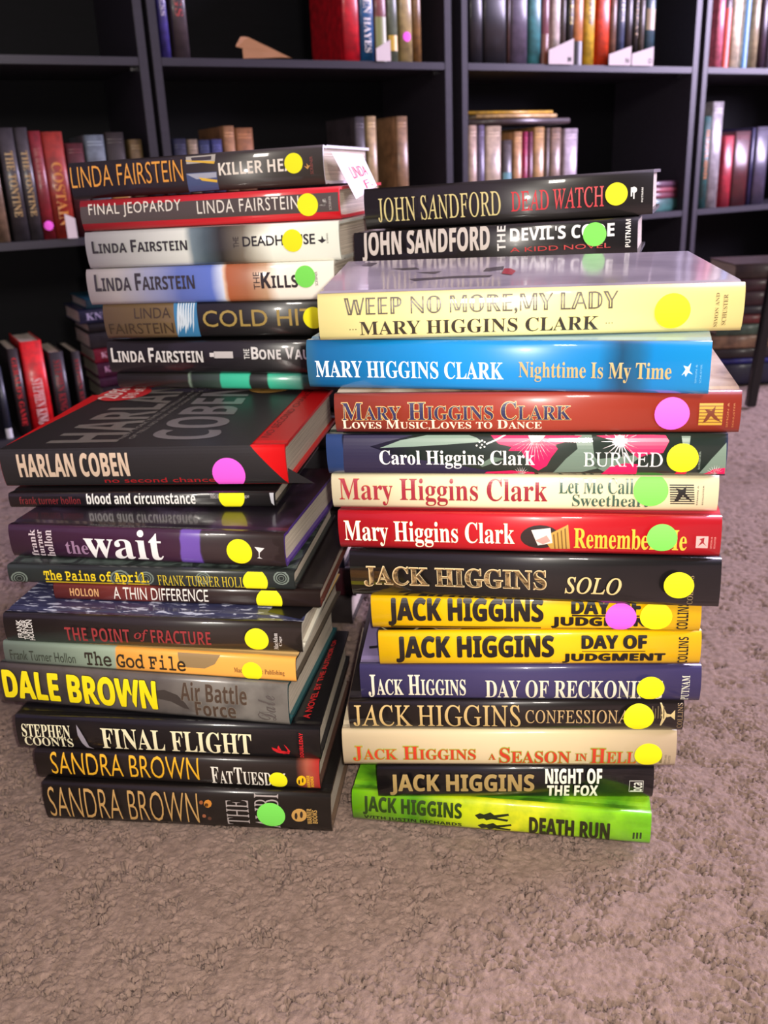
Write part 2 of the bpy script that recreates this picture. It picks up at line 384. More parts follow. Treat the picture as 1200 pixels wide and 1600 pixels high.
# ---------------------------------------------------------------- measured layout (metres, world space; book art in fractions of the spine)
SS = [-0.4473,-0.4314,-0.4225,-0.4069,0.1856,0.2024,0.2268,0.2419,0.8856,0.9038,0.9199,0.9363]
LEV = {'a':0.6666,'b':0.653,'c':0.3733,'d':0.3588,'e':0.3405,'g':0.3254}
RPY = 1.951
LEG = [[0.7317,1.7652,-0.0013],[0.7491,1.7652,0.2152]]
FLAT = [0.2577,0.488,0.5702,0.5523]
PAPER = [[-0.2583,0.6885],[-0.2428,0.7068],[-0.2253,0.7062],[-0.1526,0.669],[-0.2517,0.6674],[-0.2473,0.6866],[-0.1721,0.6708]]
BOOKS = [
{'stack':'R','c':[0.074,0.5563,0.0009],'rot':[-0.1948,0.0041,-0.0033],'L':0.2183,'T':0.0261,'label':'lime green hardcover with black lettering,bottom of the right stack,on the carpet','items':[{'k':'t','s':'JACK HIGGINS','st':'bold','b':[0.0392,0.2841,0.3804,0.8921],'c':(35,60,10),'off':0.025},{'k':'t','s':'WITH JUSTIN RICHARDS','st':'bold','b':[0.0408,0.0902,0.3797,0.247],'c':(25,40,10),'off':0.01},{'k':'p','pts':[(0.4247,0.5553),(0.4424,0.6386),(0.4556,0.6042),(0.4775,0.6904),(0.4905,0.6109),(0.5378,0.6956),(0.5399,0.6302),(0.4992,0.5279),(0.5379,0.4938),(0.5336,0.4226),(0.4818,0.4676),(0.4643,0.4069),(0.4556,0.4676),(0.4379,0.4295)],'c':(30,40,15),'p':'cover_picture','l':0},{'k':'p','pts':[(0.4334,0.1962),(0.4511,0.281),(0.4643,0.2471),(0.4862,0.3351),(0.4992,0.2559),(0.5465,0.344),(0.5487,0.2783),(0.5079,0.173),(0.5467,0.141),(0.5424,0.069),(0.4905,0.1113),(0.4731,0.0491),(0.4643,0.1097),(0.4466,0.0703)],'c':(30,40,15),'p':'cover_picture','l':0},{'k':'t','s':'DEATH RUN','st':'bold','b':[0.6083,0.08,0.8687,0.6557],'c':(40,40,15),'off':0.035},{'k':'p','pts':[(0.9437,0.1749),(0.95,0.1749),(0.95,0.4134),(0.9437,0.4134)],'c':(40,60,20),'p':'publisher_mark','l':0},{'k':'p','pts':[(0.9548,0.186),(0.961,0.186),(0.961,0.4239),(0.9548,0.4239)],'c':(40,60,20),'p':'publisher_mark','l':0},{'k':'p','pts':[(0.9659,0.1971),(0.972,0.1971),(0.972,0.4344),(0.9659,0.4344)],'c':(40,60,20),'p':'publisher_mark','l':0}],'spine':[(0,(120,205,20)),(0.0959,(150,215,30)),(0.2175,(90,175,20)),(0.3572,(200,220,20)),(0.5549,(225,225,30)),(0.6591,(200,215,30)),(0.7791,(150,210,25)),(1,(120,205,20))],'top':'green','edge':(35,30,45),'W':0.14,'noise':(90,150,20)},
{'stack':'R','c':[0.0866,0.5602,0.0279],'rot':[-0.0785,0.0052,-0.008],'L':0.1999,'T':0.0268,'label':'small black hardcover with gold and white lettering,resting on the lime green book','items':[{'k':'t','s':'JACK HIGGINS','st':'bold','b':[0.047,0.1157,0.5716,0.7972],'c':(165,140,85),'off':0.02},{'k':'t','s':'NIGHT OF','st':'bold','b':[0.6132,0.5211,0.8149,0.9454],'c':(235,235,215),'off':0.02},{'k':'t','s':'THE FOX','st':'bold','b':[0.6201,0.08,0.8015,0.4644],'c':(235,235,215),'off':0.02},{'k':'p','pts':[(0.9128,0.5762),(0.9638,0.5762),(0.9638,0.5974),(0.9128,0.5974)],'c':(200,200,190),'p':'publisher_mark','l':0},{'k':'p','pts':[(0.9134,0.2139),(0.9645,0.2139),(0.9645,0.2353),(0.9134,0.2353)],'c':(200,200,190),'p':'publisher_mark','l':0},{'k':'p','pts':[(0.9134,0.2139),(0.915,0.2139),(0.915,0.5974),(0.9134,0.5974)],'c':(200,200,190),'p':'publisher_mark','l':0},{'k':'p','pts':[(0.9623,0.2139),(0.9638,0.2139),(0.9638,0.5974),(0.9623,0.5974)],'c':(200,200,190),'p':'publisher_mark','l':0},{'k':'t','s':'bca','st':'bold','b':[0.918,0.2566,0.9592,0.5549],'c':(215,215,205),'rot':90,'p':'publisher_mark'}],'spine':[(0,(12,12,16))],'top':(12,12,14),'edge':(15,15,18),'W':0.135},
{'stack':'R','c':[0.0813,0.5604,0.0558],'rot':[-0.0906,0.0054,-0.0096],'L':0.2378,'T':0.0295,'label':'plain beige hardcover with red and green lettering,just above the small black book','items':[{'k':'t','s':'Jack Higgins','st':'sc','b':[0.031,0.1477,0.4059,0.5994],'c':(205,60,35),'out':(150,170,60),'oo':0.03},{'k':'t','s':'A','st':'bser','b':[0.4444,0.2055,0.4658,0.3945],'c':(205,60,35),'out':(150,170,60),'oo':0.03},{'k':'t','s':'Season','st':'sc','b':[0.4773,0.094,0.6891,0.5692],'c':(205,60,35),'out':(150,170,60),'oo':0.03},{'k':'t','s':'IN','st':'bser','b':[0.7046,0.1804,0.7382,0.4043],'c':(205,60,35),'out':(150,170,60),'oo':0.03},{'k':'t','s':'Hell','st':'sc','b':[0.7499,0.1084,0.8846,0.5561],'c':(205,60,35),'out':(150,170,60),'oo':0.03},{'k':'s','u':0.9182,'v':0.3808,'r':0.0096,'c':'ylw'},{'k':'p','pts':[(0.9521,0.1074),(0.9603,0.1074),(0.9603,0.4005),(0.9521,0.4005)],'c':(120,110,60),'p':'publisher_mark','l':0},{'k':'t','s':'SIMON AND','st':'sans','b':[0.9668,0.0898,0.9731,0.3827],'c':(110,95,70),'rot':90,'p':'publisher_mark'},{'k':'t','s':'SCHUSTER','st':'sans','b':[0.9777,0.1087,0.9841,0.3649],'c':(110,95,70),'rot':90,'p':'publisher_mark'}],'spine':[(0,(228,208,165)),(0.7117,(222,202,158)),(1,(200,178,140))],'top':(215,200,165),'edge':(190,165,130),'W':0.158},
{'stack':'R','c':[0.0857,0.5596,0.0863],'rot':[-0.0985,0.0072,-0.0113],'L':0.2345,'T':0.0239,'label':'dark brown hardcover with thin tan serif lettering,between indigo and beige books','items':[{'k':'t','s':'JACK HIGGINS','st':'rom','b':[0.0131,0.1612,0.5204,0.8868],'c':(200,170,110)},{'k':'t','s':'CONFESSIONAL','st':'rom','b':[0.5354,0.3017,0.8665,0.7458],'c':(190,160,110)},{'k':'p','pts':[(0.9073,0.4637),(0.9107,0.4637),(0.9107,0.8561),(0.9073,0.8561)],'c':(95,82,60),'p':'cover_art','l':0},{'k':'p','pts':[(0.9154,0.4639),(0.919,0.4639),(0.919,0.7874),(0.9154,0.7874)],'c':(95,82,60),'p':'cover_art','l':0},{'k':'p','pts':[(0.9235,0.4642),(0.927,0.4642),(0.927,0.857),(0.9235,0.857)],'c':(95,82,60),'p':'cover_art','l':0},{'k':'p','pts':[(0.9317,0.4644),(0.9352,0.4644),(0.9352,0.7883),(0.9317,0.7883)],'c':(95,82,60),'p':'cover_art','l':0},{'k':'p','pts':[(0.9398,0.4647),(0.9432,0.4647),(0.9432,0.858),(0.9398,0.858)],'c':(95,82,60),'p':'cover_art','l':0},{'k':'p','pts':[(0.9349,0.9497),(0.9518,0.5809),(0.9362,0.2093),(0.9321,0.2093),(0.9376,0.5341),(0.9315,0.5801),(0.9375,0.6266),(0.9309,0.9495)],'c':(205,185,130),'p':'cover_picture','l':0},{'k':'p','pts':[(0.9497,0.6271),(0.962,0.6045),(0.9739,0.744),(0.9746,0.4193),(0.9621,0.5349),(0.9499,0.5113)],'c':(205,185,130),'p':'cover_picture','l':0},{'k':'s','u':0.8688,'v':0.5086,'r':0.0104,'c':'ylw'},{'k':'t','s':'COLLINS','st':'rom','b':[0.9812,0.14,0.996,0.9535],'c':(150,125,90),'rot':90,'p':'publisher_mark'}],'spine':[(0,(38,30,27))],'top':(35,28,26),'edge':(30,25,22)},
{'stack':'R','c':[0.0949,0.5585,0.1113],'rot':[-0.1129,0.0098,-0.0136],'L':0.2344,'T':0.0275,'label':'indigo hardcover with cream condensed lettering,under the two yellow books','items':[{'k':'t','s':'Jack Higgins','st':'sc','b':[0.0239,0.08,0.3178,0.7602],'c':(225,220,195),'off':0.005},{'k':'t','s':'DAY OF RECKONING','st':'bser','b':[0.3761,0.08,0.8951,0.6298],'c':(225,220,195),'off':-0.012},{'k':'s','u':0.8569,'v':0.4053,'r':0.0093,'c':'ylw'},{'k':'t','s':'PUTNAM','st':'bser','b':[0.9447,0.05,0.9676,0.7733],'c':(215,215,195),'rot':90,'p':'publisher_mark'},{'k':'q','pts':[(0.017,0.0268),(0.0428,0.0277),(0.0445,0.024),(0.0188,0.023)],'c':(20,18,25),'p':'cover_lettering','l':0}],'spine':[(0,(62,57,100)),(1,(55,50,92))],'top':(125,112,150),'edge':(50,45,80),'W':0.165},
{'stack':'R','c':[0.1009,0.5566,0.1402],'rot':[-0.1083,0.0092,-0.0177],'L':0.2175,'T':0.0255,'label':'lower of two matching yellow hardcovers,fully readable and without a dot sticker','items':[{'k':'t','s':'JACK HIGGINS','st':'bold','b':[0.0576,0.1283,0.5502,0.8996],'c':(16,12,8),'off':0.045},{'k':'p','pts':[(0.0572,0.038),(0.5469,0.038),(0.5469,0.0581),(0.0572,0.0581)],'c':(20,15,8),'p':'spine_lettering','l':0},{'k':'t','s':'DAY OF','st':'bold','b':[0.639,0.5402,0.8341,0.9031],'c':(16,12,8),'off':0.05},{'k':'p','pts':[(0.6389,0.4311),(0.8324,0.4311),(0.8324,0.4513),(0.6389,0.4513)],'c':(20,15,8),'p':'spine_lettering','l':0},{'k':'t','s':'JUDGMENT','st':'bold','b':[0.5808,0.0867,0.8915,0.3899],'c':(16,12,8),'off':0.05},{'k':'p','pts':[(0.5787,0.017),(0.8859,0.017),(0.8859,0.0244),(0.5787,0.0244)],'c':(20,15,8),'p':'spine_lettering','l':0},{'k':'t','s':'COLLINS','st':'bold','b':[0.9312,0.05,0.9613,0.8541],'c':(20,15,8),'rot':90,'p':'publisher_mark'}],'spine':[(0,(250,200,5)),(1,(240,185,5))],'top':'net','edge':(30,25,20),'W':0.15},
{'stack':'R','c':[0.0972,0.5569,0.1673],'rot':[-0.1502,0.0089,-0.0189],'L':0.2192,'T':0.0243,'label':'upper of two matching yellow hardcovers,with pink and yellow dot stickers','items':[{'k':'t','s':'JACK HIGGINS','st':'bold','b':[0.0556,0.1322,0.5324,0.955],'c':(16,12,8),'off':0.045},{'k':'p','pts':[(0.059,0.0235),(0.5271,0.0235),(0.5271,0.094),(0.059,0.094)],'c':(20,15,8),'p':'spine_lettering','l':0},{'k':'t','s':'DAY OF','st':'bold','b':[0.6202,0.5585,0.8224,0.9681],'c':(16,12,8),'off':0.05},{'k':'p','pts':[(0.6201,0.4674),(0.8201,0.4674),(0.8201,0.516),(0.6201,0.516)],'c':(20,15,8),'p':'spine_lettering','l':0},{'k':'t','s':'JUDGMENT','st':'bold','b':[0.5604,0.1059,0.881,0.4583],'c':(16,12,8),'off':0.05},{'k':'p','pts':[(0.5603,0.0351),(0.8747,0.0351),(0.8747,0.0756),(0.5603,0.0756)],'c':(20,15,8),'p':'spine_lettering','l':0},{'k':'t','s':'COLLINS','st':'bold','b':[0.9299,0.0791,0.9629,0.8921],'c':(20,15,8),'rot':90,'p':'publisher_mark'},{'k':'s','u':0.7656,'v':0.4597,'r':0.0101,'c':'pnk'},{'k':'s','u':0.8688,'v':0.4893,'r':0.0103,'c':'ylw'}],'spine':[(0,(250,200,5)),(1,(240,185,5))],'top':'net','edge':(30,25,20),'W':0.15},
{'stack':'R','c':[0.0929,0.5495,0.193],'rot':[-0.2199,0.0113,-0.0209],'L':0.2395,'T':0.0329,'label':'thick glossy black hardcover with gold inline lettering,on top of the yellow books','items':[{'k':'t','s':'JACK HIGGINS','st':'bser','b':[0.0403,0.2342,0.5495,0.6908],'c':(185,150,100),'out':(215,195,150),'oo':0.022},{'k':'t','s':'JACK HIGGINS','st':'bser','b':[0.0426,0.2507,0.5478,0.6762],'c':(60,45,32),'off':-0.028},{'k':'t','s':'SOLO','st':'ital','b':[0.6003,0.2196,0.7484,0.583],'c':(215,190,130),'off':0.012},{'k':'t','s':'COLLINS','st':'rom','b':[0.9187,0.05,0.9326,0.6793],'c':(150,130,90),'rot':90,'p':'publisher_mark'},{'k':'s','u':0.8954,'v':0.4697,'r':0.0092,'c':'ylw'}],'spine':[(0,(30,27,27))],'top':(25,23,23),'edge':(25,22,22),'gloss':0.05},
{'stack':'R','c':[0.0886,0.5502,0.2279],'rot':[-0.2154,0.01,-0.0183],'L':0.2436,'T':0.0263,'label':'red hardcover with white and yellow lettering and a small oval picture','items':[{'k':'t','s':'Mary Higgins Clark','st':'rom','b':[0.0167,0.08,0.4811,0.7858],'c':(245,235,215),'off':-0.005,'out':(190,140,60),'oo':0.012},{'k':'p','pts':[(0.5994,0.4437),(0.597,0.348),(0.5899,0.2601),(0.5787,0.1886),(0.5645,0.1404),(0.5486,0.1206),(0.5325,0.1313),(0.518,0.1718),(0.5064,0.2382),(0.4989,0.324),(0.4964,0.4206),(0.4989,0.5182),(0.5064,0.6069),(0.5179,0.6781),(0.5324,0.7246),(0.5483,0.7424),(0.5642,0.7298),(0.5784,0.6884),(0.5896,0.6224),(0.5969,0.5381)],'c':(45,32,30),'p':'cover_picture','l':0},{'k':'p','pts':[(0.5715,0.5233),(0.6201,0.7707),(0.6256,0.1259),(0.5751,0.111),(0.5634,0.2977)],'c':(190,150,70),'p':'cover_picture','l':1},{'k':'p','pts':[(0.525,0.6177),(0.5747,0.6782),(0.5799,0.2847),(0.5419,0.2055)],'c':(225,215,205),'p':'cover_picture','l':2},{'k':'p','pts':[(0.5351,0.3426),(0.565,0.4876),(0.5749,0.3351),(0.5552,0.2437)],'c':(215,150,140),'p':'cover_picture','l':3},{'k':'p','pts':[(0.5814,0.5082),(0.5847,0.526),(0.5882,0.1149),(0.5849,0.1139)],'c':(120,85,35),'p':'cover_picture','l':2},{'k':'p','pts':[(0.5912,0.5615),(0.5944,0.5793),(0.598,0.1178),(0.5948,0.1168)],'c':(120,85,35),'p':'cover_picture','l':2},{'k':'p','pts':[(0.6009,0.6146),(0.6041,0.6322),(0.6078,0.1206),(0.6045,0.1197)],'c':(120,85,35),'p':'cover_picture','l':2},{'k':'p','pts':[(0.6106,0.6674),(0.6138,0.6849),(0.6175,0.1235),(0.6143,0.1226)],'c':(120,85,35),'p':'cover_picture','l':2},{'k':'t','s':'Remember Me','st':'rom','b':[0.6352,0.1587,0.917,0.688],'c':(240,190,60),'off':0.004},{'k':'s','u':0.856,'v':0.4851,'r':0.0092,'c':'grn'},{'k':'p','pts':[(0.9396,0.2342),(0.969,0.2342),(0.969,0.5423),(0.9396,0.5423)],'c':(225,170,165),'p':'publisher_mark','l':0},{'k':'p','pts':[(0.945,0.2834),(0.9528,0.4281),(0.9471,0.4742),(0.9595,0.5087),(0.9586,0.3821),(0.9659,0.2892),(0.9559,0.3656)],'c':(150,30,40),'p':'publisher_mark','l':1},{'k':'t','s':'SIMON &','st':'sans','b':[0.9744,0.2285,0.9787,0.5444],'c':(215,150,140),'rot':90,'p':'publisher_mark'},{'k':'t','s':'SCHUSTER','st':'sans','b':[0.9826,0.2309,0.9869,0.5462],'c':(215,150,140),'rot':90,'p':'publisher_mark'}],'spine':[(0,(190,20,32)),(1,(175,18,28))],'top':(200,60,70),'edge':(170,20,30),'gloss':0.08},
{'stack':'R','c':[0.0862,0.5538,0.2561],'rot':[-0.1923,0.0113,-0.0136],'L':0.2436,'T':0.0231,'label':'cream hardcover with maroon lettering and a green dot,between floral and red books','items':[{'k':'t','s':'Mary Higgins Clark','st':'rom','b':[0.0206,0.0907,0.5763,0.9142],'c':(150,35,50),'off':-0.004,'out':(205,160,80),'oo':0.008},{'k':'t','s':'Let Me Call You','st':'rom','b':[0.6055,0.5158,0.8644,0.9415],'c':(60,90,75),'off':-0.012},{'k':'t','s':'Sweetheart','st':'rom','b':[0.6399,0.1316,0.8312,0.4991],'c':(60,90,75),'off':-0.012},{'k':'s','u':0.8351,'v':0.623,'r':0.0105,'c':'grn'},{'k':'p','pts':[(0.8804,0.7515),(0.9395,0.7515),(0.9395,0.7857),(0.8804,0.7857)],'c':(30,28,24),'p':'publisher_mark','l':0},{'k':'p','pts':[(0.8809,0.6867),(0.9401,0.6867),(0.9401,0.721),(0.8809,0.721)],'c':(30,28,24),'p':'publisher_mark','l':0},{'k':'p','pts':[(0.8814,0.6217),(0.9407,0.6217),(0.9407,0.6561),(0.8814,0.6561)],'c':(30,28,24),'p':'publisher_mark','l':0},{'k':'p','pts':[(0.8819,0.5566),(0.9412,0.5566),(0.9412,0.5911),(0.8819,0.5911)],'c':(30,28,24),'p':'publisher_mark','l':0},{'k':'p','pts':[(0.8824,0.4913),(0.9418,0.4913),(0.9418,0.5259),(0.8824,0.5259)],'c':(30,28,24),'p':'publisher_mark','l':0},{'k':'p','pts':[(0.883,0.4259),(0.9424,0.4259),(0.9424,0.4605),(0.883,0.4605)],'c':(30,28,24),'p':'publisher_mark','l':0},{'k':'p','pts':[(0.8835,0.3603),(0.943,0.3603),(0.943,0.395),(0.8835,0.395)],'c':(30,28,24),'p':'publisher_mark','l':0},{'k':'p','pts':[(0.884,0.2945),(0.9436,0.2945),(0.9436,0.3294),(0.884,0.3294)],'c':(30,28,24),'p':'publisher_mark','l':0},{'k':'p','pts':[(0.8845,0.2286),(0.9441,0.2286),(0.9441,0.2635),(0.8845,0.2635)],'c':(30,28,24),'p':'publisher_mark','l':0},{'k':'p','pts':[(0.8924,0.2818),(0.9033,0.5721),(0.8958,0.6862),(0.9126,0.6496),(0.9217,0.7459),(0.9202,0.5353),(0.9388,0.3057),(0.9248,0.3817),(0.9139,0.4963),(0.9052,0.3411)],'c':(25,24,20),'p':'publisher_mark','l':1},{'k':'t','s':'SIMON &','st':'bold','b':[0.948,0.2095,0.9512,0.7678],'c':(70,65,55),'rot':90,'p':'publisher_mark'},{'k':'t','s':'SCHUSTER','st':'bold','b':[0.9613,0.2108,0.9644,0.7691],'c':(70,65,55),'rot':90,'p':'publisher_mark'},{'k':'p','pts':[(0.5851,-0.0309),(0.6823,-0.041),(0.6837,0.0179),(0.5866,0.0182)],'c':(240,170,60),'p':'paper_slip','l':0}],'spine':[(0,(242,232,190)),(1,(235,222,178))],'top':(225,215,185),'edge':(170,30,50)},
